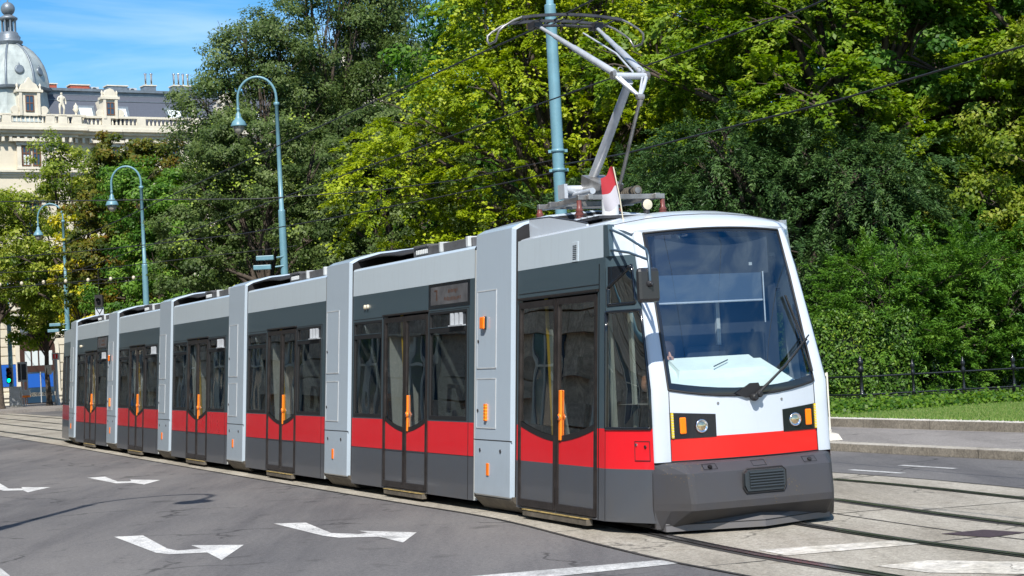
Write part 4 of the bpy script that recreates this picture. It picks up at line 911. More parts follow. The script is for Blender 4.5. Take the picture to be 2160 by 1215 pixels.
tree('yew_tree',(6.6,43.5,.25),'dark blue-green yew with spreading flat boughs behind the front of the tram','tree',GT,'yew',
  lob(34,4.2,6.3,41,1.2,(1.2,2.0),(.6,1.0),depth=.6)+[(-1.6,-.5,6.3,1.2,1.0,.7),(1.9,-.8,5.6,1.3,.9,.6)],2300,120,.42,.11,.30,.30,41,low=.15,fold=.1,spray=(.95,.32,.45))
tree('yew_tree',(4.0,45.5,.25),'dark yew half hidden behind the tram roof, left of the spreading yew','tree',GT,'yew',
  lob(22,3.0,5.6,42,1.2,(1.1,1.8),(.7,1.1),depth=.6),1100,110,.42,.11,.30,.26,42,low=.15,fold=.1,spray=(.9,.32,.45))
for (x,y,lb,sd,H,R) in ((8.4,39.2,'bushy fresh green conifer beside the tram front, above the clipped hedge',51,3.0,1.9),(10.3,39.6,'bushy green conifer in the middle of the fence, brightest of the row',52,3.1,1.9),(12.6,40.2,'bushy dark green conifer at the right photo edge behind the fence',53,2.8,1.9)):
    tree('conifer_bush',(x,y,.25),lb,'shrub','conifer bushes behind the fence','thuja',lob(24,R,H,sd,.6,(.5,1.0),(.45,.9),depth=.7),1200,75,.27,.095,.28,.12,sd,low=.1,fold=.1,spray=(.58,.20,.10))
tree('lime_tree',(13.4,42.6,.25),'pale olive shrubby tree between the maple and the conifer bushes on the right','tree',GT,'sophora2',
  lob(16,2.3,8.6,61,3.0,(.9,1.4),(.8,1.2)),330,150,.42,.11,.6,.18,61,low=.3)
# deep green wall of trees filling the park behind
rdt=random.Random(7)
bk=tree('park_tree',(2.5,72,.25),'dark green tree deep in the park, behind the yellow-green tree','tree','trees deep in the park','bright',lob(24,6.5,17,71,3,(2.0,3.0),(1.6,2.4)),420,150,.9,.26,.6,.4,71,low=.1)
for k,(x,y,s,lb) in enumerate(((9.5,70,1.0,'deep park tree seen through gaps left of the light green maple'),(17,66,1.02,'deep park tree seen through gaps behind the light green maple'),(24,64,1.0,'deep park tree at the right photo edge behind the corner maple'),(12.5,55,.78,'shaded park tree between the yew and the light green maple'),(19.5,54,.80,'shaded park tree behind the pale olive shrubby tree'),(-2.5,78,.72,'shaded park tree low behind the glossy dark tree'),(5.5,55,.55,'low shaded tree right behind the dark yews'))):
    c=copy_tree(bk); c.location=(x,y,.25); c.rotation_euler=(0,0,rdt.uniform(0,6.28)); c.scale=(s,s,s); c['label']=lb
c=copy_tree(ash1); c.location=(-5.3,85,.2); c.rotation_euler=(0,0,2.2); c.scale=(.95,.95,1.12); c['label']='ash with a rounded crown filling the gap just left of the big yellow-green tree'
c=copy_tree(ash1); c.location=(-8.6,88,.2); c.rotation_euler=(0,0,4.1); c.scale=(.9,.9,.95); c['label']='farther ash glimpsed through the open crowns in front of the roof turret'
# clipped hedge behind the fence
def shrubbox(x0,x1,y0,y1,z1,n,size,matn,parent,bulge=.15,aspect=.5):
    P=[];Nn=[]
    for _ in range(3):
        k=n//3
    u=RNG.uniform(0,1,n); v=RNG.uniform(0,1,n); f=RNG.choice(3,n,p=[.5,.35,.15])
    x=x0+(x1-x0)*u; z=.1+(z1-.1)*v; y=np.full(n,float(y0)); nr=np.tile([0,-1.,.35],(n,1))
    m=f==1; y[m]=y0+(y1-y0)*v[m]; z[m]=z1; nr[m]=[0,-.2,1]
    m=f==2; x[m]=np.where(u[m]>.5,x1,x0); y[m]=y0+(y1-y0)*RNG.uniform(0,1,m.sum()); nr[m,0]=np.where(u[m]>.5,1,-1)
    b=.12*np.sin(x*3.1)+.1*np.sin(z*5+x*2)+.07*np.sin(x*9+z*7); y+=b*bulge*4; z+=b*.6
    P=np.stack([x,y,z],1)+RNG.normal(0,.07,(n,3)); 
    return leaves('crown',P,nr+RNG.normal(0,.55,(n,3)),size,aspect,.42+.9*b+RNG.normal(0,.2,n),matn,parent)
RNG=np.random.default_rng(5)
hg=empty('clipped_hedge',(6.6,37.5,.2)); tag(hg,'clipped green hedge behind the iron fence right beside the tram front','hedge')
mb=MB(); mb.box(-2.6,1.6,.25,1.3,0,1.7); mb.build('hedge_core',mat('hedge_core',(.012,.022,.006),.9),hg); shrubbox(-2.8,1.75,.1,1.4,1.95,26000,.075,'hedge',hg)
# ivy and low growth along the fence, lawn blades
RNG=np.random.default_rng(9)
n=26000; x=RNG.uniform(2.5,14.5,n); y=35.55+RNG.normal(0,.35,n)-.55*np.clip((9.2-x)/3,0,1)*RNG.uniform(0,3.2,n); z=.27+np.abs(RNG.normal(0,.075,n))*np.clip((13.2-x)/3.5,.15,1)*1.35
tag(leaves('ground_ivy',np.stack([x,y,z],1),RNG.normal(0,.6,(n,3))+np.array([0,-.5,1]),.075,.8,RNG.uniform(.0,1,n)**1.2,'ivy'),'bright ivy and low leaves creeping along the foot of the iron fence','ground cover',kind='stuff')
n=90000; x=RNG.uniform(4.2,13.5,n); y=RNG.uniform(26,36.5,n); 
off_=.92*x+.392*y; base=.92*CL[-8].x*0
m=(off_>18.35)&(off_<24); x=x[m];y=y[m]; n=len(x)
tag(leaves('lawn_grass',np.stack([x,y,np.full(n,.285)],1),RNG.normal(0,.5,(n,3))*[1,1,.1]+np.array([0,-1,.15]),.075,.22,RNG.uniform(0,1,n),'blade',axis=np.tile([0,0,1.],(n,1))),'mown green grass of the verge beside the pale kerb','grass',kind='stuff')
n=26000; x=RNG.uniform(6,20,n); y=RNG.uniform(36,41,n)
tag(leaves('park_grass',np.stack([x,y,np.full(n,.285)],1),RNG.normal(0,.5,(n,3))*[1,1,.1]+np.array([0,-1,.15]),.11,.2,RNG.uniform(0,1,n),'blade',axis=np.tile([0,0,1.],(n,1))),'longer grass inside the park behind the iron fence','grass',kind='stuff')

# ------------------------------------------------------------------ iron fence behind the lawn
FZ=.13
def fence_post(parent,x,y,h=1.0,big=False):
    k=1.35 if big else 1.0
    mb=MB(); mb.lathe([(.045*k,0),(.05*k,.06),(.035*k,.10),(.028*k,.14),(.026*k,.40),(.042*k,.42),(.042*k,.47),(.026*k,.50),(.022*k,h-.24),(.045*k,h-.22),(.045*k,h-.14),(.026*k,h-.11),(.036*k,h-.08),(.05*k,h-.03),(.03*k,h+.02),(.012*k,h+.07),(.004,h+.10)],12,0,(x,y,0))
    return mb.build('fence_post','iron',parent)
fence=empty('iron_fence',(7.0,35.6,FZ)); tag(fence,'low black cast iron park fence with ball-topped posts and wire mesh','fence')
fp=[(-9.5,54),(-1.0,46.0),(2.2,41.6),(5.0,38.2),(6.05,36.9),(6.84,35.6)]+[(6.84+1.03*k+.02,35.6+.10*k) for k in range(1,7)]
fp=[(a-7.0,b-35.6) for a,b in fp]
for k,(x,y) in enumerate(fp): fence_post(fence,x,y,1.12 if k==5 else 1.0,k==5)
mb=MB()
for (x0,y0),(x1,y1) in zip(fp[:-1],fp[1:]):
    for z in (.44,.80): mb.tube([(x0,y0,z),(x1,y1,z)],.019,8,0)
mb.build('rail','iron',fence)
mb=MB()
for (x0,y0),(x1,y1) in list(zip(fp[:-1],fp[1:]))[4:]:
    L=math.hypot(x1-x0,y1-y0); nn=int(L/.075); 
    mb.tube([(x0,y0,.40),(x1,y1,.40)],.005,4,0)
    for q in range(nn):
        a=q/nn; b=(q+1)/nn; pts=[]; 
        for j in range(7):
            t=(a if j%2 else b) if q%2 else (b if j%2 else a)
            pts.append((lerp(x0,x1,t),lerp(y0,y1,t),.03+.37*j/6))
        mb.tube(pts,.0028,3,0,False)
mb.build('wire_mesh','darksteel',fence)
# white barrier panel on a concrete foot, mostly hidden by the tram front
br=empty('barrier',(4.86,28.6,.118)); tag(br,'white slatted barrier panel on a concrete foot just right of the tram front','barrier')
mb=MB(); mb.box(-1.6,.10,-.02,.02,1.02,1.07,0); mb.box(-1.6,.10,-.02,.02,.16,.20,0)
for k in range(14): mb.box(.075-k*.12,.10-k*.12,-.025,.025,.08,1.08,0)
mb.build('barrier_panel',mat('barrier_white',(.62,.60,.52),.5),br)
mb=MB(); mb.hexa([(-.12,-.28,0),(.24,-.28,0),(.24,.28,0),(-.12,.28,0)],[(-.08,-.24,.11),(.18,-.24,.11),(.18,.24,.11),(-.08,.24,.11)]); mb.box(-.02,.10,-.1,.1,.10,.18); mb.build('concrete_foot','granitelt',br,bevel=.015)

# ------------------------------------------------------------------ street lamps and contact-wire poles
def lampost(loc,rz,label,h=10.1,arm=1.26,cams=0,z_arm=None):
    e=empty('street_lamp',loc,rz); tag(e,label,'street lamp','tall blue-grey street lamps with swan necks')
    mb=MB(); mb.lathe([(.19,0),(.19,.5),(.145,.6),(.125,h*.42),(.115,h*.655),(.112,h*.66),(.075,h*.662),(.072,h*.8),(.064,h-.02),(.095,h),(.095,h+.08),(.06,h+.10)],16); mb.build('lamp_post','pole',e)
    r=arm/2; pts=[(0,0,h+.08)]+[(-r+r*math.cos(a),0,h+.25+r*1.12*math.sin(a)) for a in np.linspace(0,math.pi,17)]+[(-arm,0,h-.05)]
    mb=MB(); mb.tube(pts,.042,10,0); mb.build('swan_neck','pole',e)
    hd=MB(); z=h-.05; hd.lathe([(.03,z+.04),(.055,z),(.055,z-.06),(.04,z-.08),(.045,z-.13),(.085,z-.18),(.085,z-.26),(.14,z-.36),(.215,z-.44),(.235,z-.50),(.265,z-.56),(.262,z-.585),(.2,z-.585)],20,0,(-arm,0,0)); ho=hd.build('lamp_hood','pole',e)
    b=MB(); b.lathe([(.19,z-.58),(.185,z-.66),(.14,z-.76),(.07,z-.82),(.001,z-.835)],18,0,(-arm,0,0)); b.build('lamp_bowl','lampglass',e)
    if cams:
        mb=MB(); zc=cams; 
        for dz,dx in ((0,-.55),(.30,-.45)):
            mb.tube([(0,-.1,zc+dz),(dx*.5,-.15,zc+dz-.03)],.035,6,0); mb.box(dx-.42,dx+.15,-.28,-.06,zc+dz-.10,zc+dz+.05,0)
        mb.build('floodlight',['pole'],e,bevel=.02)
    return e
lampost((-7.35,58,.12),0,'nearest tall street lamp, its swan neck against the ash behind the tram middle',10.1,1.26,4.85)
lampost((-14.75,72,.12),0,'middle street lamp of the row, its neck among the chestnut leaves',9.05,1.2,0)
lampost((-22.95,92,.14),0,'farthest street lamp, beside the yellow-leaved tree and the tail of the tram',9.55,1.3,4.0)
lampost((-6.75,16.9,0),R_(180+8),'street lamp left out of view whose swan-neck shadow falls on the near road',8.1,1.6,0)
def wirepole(loc,h,r,label,taper=.66,steps=True):
    e=empty('contact_wire_pole',loc); tag(e,label,'pole','blue-grey poles carrying the overhead wires')
    mb=MB(); mb.lathe([(r*1.25,0),(r*1.25,.6),(r*1.05,.7),(r,h*.3),(r*.95,h*taper-.02),(r*.93,h*taper),(r*.62,h*taper+.02),(r*.55,h-.05),(r*.45,h)],16); mb.build('pole_shaft','pole',e)
    for z in (5.35,5.75):
        if z>=h: continue
        mb=MB(); mb.lathe([(r*1.0,z),(r*1.18,z+.01),(r*1.18,z+.06),(r*1.0,z+.07)],16); mb.box(r*.9,r*1.6,-.03,.03,z,z+.06); mb.box(-r*1.6,-r*.9,-.03,.03,z,z+.06); mb.build('clamp_band','pole',e)
    return e
wirepole((1.10,37.0,.12),13.6,.125,'thick contact-wire pole rising behind the pantograph past the top of the photo',.65)
tp_=wirepole((-29.35,104,.14),8.4,.13,'contact-wire pole at the far left carrying the green traffic light',.60)
# traffic light on the far-left pole
tl=empty('traffic_light',(-29.35,103.7,1.5)); tag(tl,'small black traffic light glowing green on the far left pole','traffic light')
mb=MB(); mb.box(-.16,.16,-.12,.12,0,.92); 
for k in range(3): mb.tube([(0,-.12,.17+.29*k),(0,-.30,.18+.29*k)],.125,12,0,False)
mb.build('housing','black',tl,bevel=.02)
for k,(c,e_) in enumerate((((.0,.5,.18),3.0),((.05,.03,0),0),((.06,0,0),0))):
    mb=MB(); mb.lathe([(.115,0),(.09,.03),(.001,.04)],14,0,(0,-.125,.17+.29*k),Matrix.Rotation(R_(90),4,'X')); mb.build('lens',mat('lens_%d'%k,c,.2,emit=(0,1,.35) if e_ else None,estr=e_),tl)
sg=empty('signal_box',(-28.55,103.6,1.55)); tag(sg,'white framed signal seen from behind, right of the green traffic light','signal')
mb=MB(); mb.box(-.30,.26,-.03,.03,0,1.15,0); mb.box(-.06,.20,-.06,-.03,.12,1.02,1); mb.box(-.26,-.12,-.045,-.03,.1,1.05,1); mb.tube([(0,0,-1.4),(0,0,0)],.05,8,0); mb.build('signal_frame',['rooflight','intdark'],sg)
cb=empty('utility_cabinet',(-28.9,103.2,.14)); tag(cb,'pale grey utility cabinet at the foot of the far left pole','cabinet')
mb=MB(); mb.box(-.32,.32,-.2,.2,0,1.15,0); mb.box(-.29,.29,-.215,-.2,.08,1.08,1); mb.build('cabinet_body',['concrete2','rooflight'],cb,bevel=.02)
mb=MB(); mb.box(.42,.85,-.16,.0,.62,.95,0); mb.box(.42,.86,-.17,0,.5,.62,1); mb.tube([(.62,-.1,0),(.62,-.1,.6)],.03,6,0); mb.build('switch_box',['rooflight','orange'],cb)
wk=empty('signal_post',(-25.95,101,.14)); tag(wk,'white post with a small red and white sign near the arched doorway','sign post')
mb=MB(); mb.lathe([(.16,0),(.16,.3),(.10,.4),(.085,2.6),(.05,2.65)],12); mb.build('post_shaft','rooflight',wk)
mb=MB(); mb.box(-.2,.2,-.05,.05,2.55,2.95,0); mb.box(-.13,.13,-.06,-.05,2.62,2.88,1); mb.box(-.03,.03,-.065,-.05,2.66,2.84,0); mb.build('sign_plate',['white','redfront'],wk)
mb=MB(); mb.box(-.62,-.28,-.1,.1,1.75,2.3,0); mb.box(-.3,-.1,-.03,.03,1.95,2.0,0); mb.build('ticket_box','concrete2',wk,bevel=.03)
# hanging tram signal with a crossed white plate
ts=empty('hanging_tram_signal',(-13.87,60,3.55)); tag(ts,'black tram signal hanging from the wires above a white crossed plate','signal')
mb=MB(); mb.box(-.13,.13,-.1,.1,.48,.88); mb.tube([(0,-.1,.70),(0,-.2,.70)],.07,10,0,False); mb.tube([(0,0,.85),(0,0,1.75)],.012,5); mb.build('signal_head','black',ts)
mb=MB(); mb.box(-.14,.14,-.02,.02,-.0,.46,0)
for a,b in (((-.12,.44),(0,.24)),((.12,.44),(0,.24)),((-.12,.02),(0,.22)),((.12,.02),(0,.22))):
    dx,dz=b[0]-a[0],b[1]-a[1]; l=math.hypot(dx,dz); nx,nz_=-dz/l*.014,dx/l*.014
    mb.add([(a[0]-nx,-.024,a[1]-nz_),(b[0]-nx,-.024,b[1]-nz_),(b[0]+nx,-.024,b[1]+nz_),(a[0]+nx,-.024,a[1]+nz_)],[(0,1,2,3)],1)
mb.build('crossed_plate',['white','black'],ts)

# ------------------------------------------------------------------ overhead wires
def wire(name,pts,label,r=.010,group='overhead wires',sag=0,bulbs=None):
    P=[]
    for a,b in zip(pts[:-1],pts[1:]):
        a=Vector(a);b=Vector(b); n=max(2,int((b-a).length/3)); 
        for k in range(n): t=k/n; q=a.lerp(b,t); q.z-=sag*4*t*(1-t); P.append(q)
    P.append(Vector(pts[-1])); mb=MB(); mb.tube(P,r,6,0)
    o=mb.build(name,'wire'); tag(o,label,'wire',group)
    if bulbs:
        a=Vector(pts[0]); b=Vector(pts[-1])
        for k in range(bulbs): mb=MB(); q=a.lerp(b,(k+.5)/bulbs); mb.lathe([(.02,.09),(.06,.06),(.075,.0),(.05,-.06),(.01,-.08)],8,0,(q.x,q.y,q.z-.05)); mb.build('insulator','cream',o)
    return o
def along(off_,z,y0,y1): 
    L=offset(CL,off_); return [(p.x,p.y,z) for p in L if y0<p.y<y1][::2]
wire('contact_wire',along(-.05,5.60,-9,80),'contact wire of the near track, lying on the raised pantograph',.011)
wire('contact_wire',along(2.75,5.62,-9,80),'contact wire of the far track, passing behind the pantograph arm',.011)
wire('span_wire',[(1.0,37,5.72),(-3.1,41.5,5.70),(-8.3,41,5.72),(-17,36.7,5.9)],'thin span wire running left from the thick pole across the street lamp',.011,sag=.08)
wire('span_wire',[(1.2,37,5.62),(3.3,30.8,5.35),(6.85,23.5,5.45),(12,13,5.8)],'heavy span wire climbing right from the thick pole to the right photo edge',.016,sag=.05)
wire('span_wire',[(1.0,37,5.46),(-6.8,46,5.2),(-15.9,55,5.5),(-24,62,5.7)],'lower span wire running far left from the thick pole above the tram roofs',.013,sag=.05)
wire('span_wire',[(-29.3,104,8.0),(-14.75,72,5.5)],'sagging wire between the far left pole and the middle street lamp',.012,sag=.4)
wire('span_wire',[(-30,78,5.95),(-22.5,76.5,5.65),(-14.75,72,5.62)],'span wire strung with pale round insulators at the left',.016,bulbs=15)
wire('span_wire',[(-20,62,5.5),(-13.87,60,5.3),(-6.9,58,5.6)],'span wire from which the tram signal hangs',.011)
wire('span_wire',[(-37,100,21.5),(-29.35,104,8.2)],'steep stay wire crossing the domed building facade',.018)

# ------------------------------------------------------------------ corner building with the dome
M['stucco']=mat('cream_stucco',(.60,.545,.43),.85,var=.07,vscale=.6,bump=.3,bscale=6)
M['stuccolt']=mat('pale_stone_trim',(.62,.575,.47),.85,var=.10,vscale=1.5,bump=.3,bscale=6)
M['slate']=mat('slate_roof',(.075,.085,.11),.55,var=.18,vscale=9,stretch=(1,1,6))
M['lead']=mat('lead_grey',(.16,.19,.22),.45,.3,var=.2,vscale=3)
M['zinc']=mat('dome_zinc',(.40,.44,.42),.42,.15,0,var=.22,vscale=1.6,stretch=(1,1,.5))
M['brick']=mat('red_brick',(.36,.085,.05),.8,var=.25,vscale=12)
M['wframe']=mat('brown_window_frame',(.16,.075,.04),.5); M['wpane']=mat('window_pane_dark',(.02,.05,.09),.06,0,.5,spec=.8); M['wblind']=mat('white_blind',(.6,.66,.66),.6)
M['blue']=mat('blue_poster',(.01,.10,.45),.5); M['darkdoor']=mat('dark_wood_door',(.05,.022,.015),.5)
UA=math.atan2(.51,.86)
bd=empty('domed_corner_building',(-31.8,110,0),UA); tag(bd,'cream corner building with a grey dome, slate mansard roof and balustrade','building')
XL,XR=-9,46; EDGE=5.2
def bpart(name,mb,mats,**k): return mb.build(name,mats,bd,**k)
mb=MB(); mb.box(XL,EDGE,-.35,14,0,17.32,0); mb.box(EDGE+.001,XR,0,14,0,17.31,0)
for z in [1.0+.55*k for k in range(22)]:   # rusticated courses
    if z<13.2:
        mb.box(XL,EDGE-.0,-.40,-.35,z,z+.47,0); mb.box(EDGE,XR,-.05,0,z,z+.47,0)
bpart('wall',mb,['stucco'])
def cornice(z,h,pr,mt='stuccolt',nm='cornice'):
    mb=MB()
    for k in range(3):
        zz=z+h*k/3; p=pr*(k+1)/3
        mb.box(XL,EDGE+p+.0,-.35-p,-.30,zz,zz+h/3+.001*k,0); mb.box(EDGE+p+.003,XR,-p+.002,.05,zz,zz+h/3+.001*k,0)
    return bpart(nm,mb,[mt])
cornice(.14,.7,.25,nm='plinth'); cornice(5.3,.45,.35,nm='string_course'); cornice(9.4,.35,.25,nm='string_course'); cornice(14.25,.40,.30,nm='string_course'); cornice(16.75,.55,.75)
mb=MB()
x=XL+.2
while x<XR:
    f=-.35 if x<EDGE else 0; mb.box(x,x+.16,f-.42,f-.02,16.42,16.72,0); x+=.47
bpart('dentils',mb,['stuccolt'])
mb=MB(); mb.box(XL,EDGE+.7,-1.02,-.7,17.3,17.55,0); mb.box(EDGE+.703,XR,-.68,-.3,17.3,17.55,0); mb.box(XL,EDGE+.7,-.98,-.74,17.98,18.12,0); mb.box(EDGE+.703,XR,-.64,-.34,17.98,18.12,0)
for x in (-3.5,.9,3.6,4.4,5.3,7.3,9.6,13.3,17.3,21.3): f=-.98 if x<EDGE+.4 else -.66; mb.box(x-.28,x+.28,f,f+.3,17.5,18.05,0)
x=XL
while x<26:
    f=-.86 if x<EDGE+.6 else -.49; mb.lathe([(.06,17.55),(.09,17.66),(.05,17.80),(.05,17.9),(.08,17.98)],7,0,(x,f,0)); x+=.27
bpart('balustrade',mb,['stuccolt'])
for x in (5.4,13.3,17.3):
    mb=MB(); mb.lathe([(.12,18.1),(.06,18.2),(.08,18.3),(.22,18.5),(.14,18.62),(.16,18.7),(.04,18.85),(.01,18.95)],12,0,(x,-.5,0)); bpart('roof_urn',mb,['stuccolt'])
# mansard roof
mb=MB(); mb.add([(4.0,.1,18.0),(XR,.1,18.0),(XR,1.3,19.75),(4.0,1.3,19.75)],[(0,1,2,3)],0); mb.add([(4.0,.1,17.3),(XR,.1,17.3),(XR,.1,18.0),(4.0,.1,18.0)],[(0,1,2,3)],0)
mb.box(4.0,XR,1.25,10,19.70,20.05,1); mb.box(4.0,XR,1.1,1.3,19.95,20.12,1); mb.box(4,XR,.95,1.02,19.30,19.34,1); bpart('mansard_roof',mb,['slate','lead'])
def bwin(x0,x1,z0,z1,f,kind='double',blind=False):
    mb=MB(); mb.box(x0,x1,f-.02,f+.05,z0,z1,1); t=.06
    for a,b in ((x0,x0+t),(x1-t,x1),((x0+x1)/2-t/2,(x0+x1)/2+t/2)): mb.box(a,b,f-.07,f-.02,z0,z1,0)
    zz=z0+(z1-z0)*.62
    for a,b in ((z0,z0+t),(z1-t,z1),(zz,zz+t)): mb.box(x0,x1,f-.072,f-.025,a,b,0)
    if blind: mb.box(x0+t,x1-t,f-.04,f-.022,z0+t,z0+(z1-z0)*.55,2)
    w_=bpart('window',mb,['wframe','wpane','wblind']); return w_
def surround(x0,x1,z0,z1,f,ped=True):
    mb=MB(); 
    for a,b in ((x0-.28,x0-.02),(x1+.02,x1+.28)): mb.box(a,b,f-.14,f,z0-.1,z1+.1,0)
    mb.box(x0-.34,x1+.34,f-.2,f,z1+.1,z1+.3,0); mb.box(x0-.34,x1+.34,f-.2,f,z0-.25,z0-.1,0)
    if ped: mb.box(x0-.6,x1+.6,f-.38,f,z1+.32,z1+.5,0)
    bpart('window_surround',mb,['stuccolt'])
cols_x=[-5.2,-1.6,2.4,7.6,11.6,15.6,19.6,23.6,27.6]
for cx_ in cols_x:
    f=-.40 if cx_<EDGE else -.05
    surround(cx_-.55,cx_+.65,14.95,16.1,f,True)
    bwin(cx_-.5,cx_-.02,14.92,16.15,f-.02,blind=True); bwin(cx_+.16,cx_+.64,14.92,16.15,f-.02)
    for z0,z1 in ((10.4,12.6),(6.2,8.4)):
        if z0<7 and cx_<3: cc=1.6 if cx_>0 else cx_
        else: cc=cx_
        surround(cc-.55,cc+.55,z0,z1,f,True); bwin(cc-.5,cc+.5,z0,z1,f-.02)
# arched doorway, street signs, posters
def arch(x0,x1,z0,zs,f,mt,nm,depth=.1,fr=.35):
    c=(x0+x1)/2; r=(x1-x0)/2; pts=[(x0,z0)]+[(c-r*math.cos(a),zs+r*math.sin(a)) for a in np.linspace(0,math.pi,17)]+[(x1,z0)]
    mb=MB(); mb.prism(pts,f-depth,f,0,lambda a,b,cc:(a,cc,b)); return bpart(nm,mb,[mt],normals=True)
arch(.95,3.65,.14,3.6,-.40,'stuccolt','door_surround',.12); arch(1.2,3.4,.15,3.55,-.52,'darkdoor','arched_door',.02)
mb=MB(); mb.box(1.55,3.25,-.60,-.545,.2,2.1,0); mb.box(1.62,2.35,-.62,-.60,1.15,2.0,1); mb.box(2.45,3.18,-.62,-.60,1.15,2.0,1); mb.box(2.37,2.42,-.63,-.60,.2,2.1,2)
for k in range(4): mb.box(1.5+k*.45,1.85+k*.45,-.56,-.54,2.5,3.4,3)
bpart('glazed_entrance',mb,['wpane','blue','rooflight','wblind'])
mb=MB(); mb.box(.05,.98,-.46,-.41,1.28,2.62,0); bpart('poster',mb,['blue'])
mb=MB(); mb.box(1.2,2.6,-.75,-.70,4.55,4.85,0); bpart('street_name_board',mb,['lead'])
arch(5.9,7.6,.14,2.9,-.05,'wpane','ground_floor_arch'); arch(9.5,11.2,.14,2.9,-.05,'wpane','ground_floor_arch')
# dome on an octagonal drum
DX,DY=1.95,1.6
def octa(r,z,n=8,ph=math.pi/8): return [(DX+r*math.cos(2*math.pi*k/n+ph)/math.cos(math.pi/8),DY+r*math.sin(2*math.pi*k/n+ph)/math.cos(math.pi/8),z) for k in range(n)]
def rings(mb,prof,m=0,sm=False):
    R=[octa(r,z) for r,z in prof]; k=8; mb.add([p for q in R for p in q],[(i*k+j,i*k+(j+1)%k,(i+1)*k+(j+1)%k,(i+1)*k+j) for i in range(len(R)-1) for j in range(k)],m,sm)
mb=MB(); rings(mb,[(2.55,17.6),(2.35,18.1),(2.15,18.7),(2.05,19.4),(2.03,19.75)]); bpart('dome_drum',mb,['zinc'])
mb=MB(); rings(mb,[(2.03,19.72),(2.30,19.80),(2.34,19.95),(2.12,20.02)]); bpart('dome_cornice',mb,['lead'])
dp=[(2.12,20.0),(2.10,20.4),(2.02,20.9),(1.87,21.4),(1.62,21.9),(1.28,22.35),(.92,22.65),(.62,22.8)]
mb=MB(); rings(mb,dp,0); bpart('dome',mb,['zinc'])
mb=MB()
for k in range(8):
    a=2*math.pi*k/8+math.pi/8; mb.tube([(DX+r/math.cos(math.pi/8)*math.cos(a),DY+r/math.cos(math.pi/8)*math.sin(a),z) for r,z in dp],.075,6,0)
    a+=math.pi/8
    if True:
        r=2.0; c=(DX+r*math.cos(a),DY+r*math.sin(a),20.95); mm=Matrix.Rotation(a,4,'Z')@Matrix.Rotation(R_(80),4,'Y'); mb.lathe([(.30,-.02),(.30,.08),(.24,.12),(.18,.12)],14,0,c,mm); mb.lathe([(.18,.06),(.001,.07)],14,1,c,mm); mb.lathe([(.06,.0),(.001,.25)],6,0,(c[0],c[1],21.22))
bpart('dome_ribs',mb,['lead','wpane'])
mb=MB(); mb.lathe([(.62,22.75),(.85,22.95),(.85,23.05),(.68,23.12),(.72,23.3),(.60,23.45),(.55,23.6),(.5,23.62)],16,0,(DX,DY,0)); mb.lathe([(.50,24.4),(.58,24.45),(.58,24.55),(.45,24.62),(.30,24.72)],16,0,(DX,DY,0))
for k in range(8): a=2*math.pi*k/8; mb.lathe([(.085,23.6),(.065,23.7),(.065,24.3),(.085,24.42)],8,0,(DX+.42*math.cos(a),DY+.42*math.sin(a),0))
mb.lathe([(.10,23.6),(.10,24.4)],8,0,(DX,DY,0)); bpart('dome_lantern',mb,['lead'])
mb=MB(); mb.lathe([(.14,24.7)]+[(.44*math.cos(a),25.12+.44*math.sin(a)) for a in np.linspace(-1.2,1.5,10)],18,0,(DX,DY,0)); mb.lathe([(.05,25.5),(.02,26.3)],8,0,(DX,DY,0)); bpart('finial_ball',mb,['lead'])
# stone dormers
def dormer(x,f,w0,z0,z1,ped):
    mb=MB(); mb.box(x-w0,x+w0,f,f+1.6,z0,z1,0); mb.box(x-w0-.12,x+w0+.12,f-.14,f+.6,z1,z1+.16,0)
    for sx in (-1,1): mb.box(x+sx*w0*.78-.09,x+sx*w0*.78+.09,f-.1,f,z0,z1,0); mb.lathe([(.1,z1+.16),(.05,z1+.35),(.09,z1+.45),(.01,z1+.58)],8,0,(x+sx*w0,f+.1,0)); mb.lathe([(.26,0),(.26,.14)],12,0,(x+sx*(w0+.18),f+.14,z0+.35),Matrix.Rotation(R_(90),4,'X'))
    mb.prism([(x-w0*.85,z1+.16),(x+w0*.85,z1+.16),(x+w0*.62,z1+.5),(x+.22,z1+.62),(x,z1+ped),(x-.22,z1+.62),(x-w0*.62,z1+.5)],f-.08,f+.4,0,lambda a,b,c:(a,c,b))
    d_=bpart('stone_dormer',mb,['stuccolt'],normals=True)
    m2=MB(); a,b=x-.26,x+.26; zz0,zz1=z0+.25,z1-.2; m2.box(a,b,f-.03,f+.02,zz0,zz1,1)
    for q in (a,b-.05,(a+b)/2-.03): m2.box(q,q+.055,f-.06,f-.03,zz0,zz1,0)
    for q in (zz0,zz1-.05,(zz0+zz1)/2): m2.box(a,b,f-.062,f-.032,q,q+.05,0)
    m2.build('window',['wframe','wpane'],d_)
dormer(2.35,-.95,.72,18.0,19.45,.95); dormer(-2.2,-.95,.72,18.0,19.45,.95); dormer(7.6,-.6,.48,17.95,19.2,.70); dormer(15.6,-.6,.48,17.95,19.2,.7); dormer(23.6,-.6,.48,17.95,19.2,.7)
for x in (6.3,8.55,12.2,17.9):
    mb=MB(); 
    def sl(a,b,c,o): t=c; return (a,.1+1.2*(t-18)/1.75-o,t)
    mb.hexa([sl(x-.55,0,18.08,.0),sl(x+.55,0,18.08,.0),sl(x+.55,0,18.08,.14),sl(x-.55,0,18.08,.14)][::-1],[sl(x-.62,0,18.95,.0),sl(x+.62,0,18.95,0),sl(x+.62,0,18.95,.14),sl(x-.62,0,18.95,.14)][::-1],0)
    mb.add([sl(x-.40,0,18.16,.15),sl(x+.40,0,18.16,.15),sl(x+.42,0,18.78,.15),sl(x-.42,0,18.78,.15)],[(0,1,2,3)],1); bpart('skylight',mb,['lead','wblind'],normals=True)
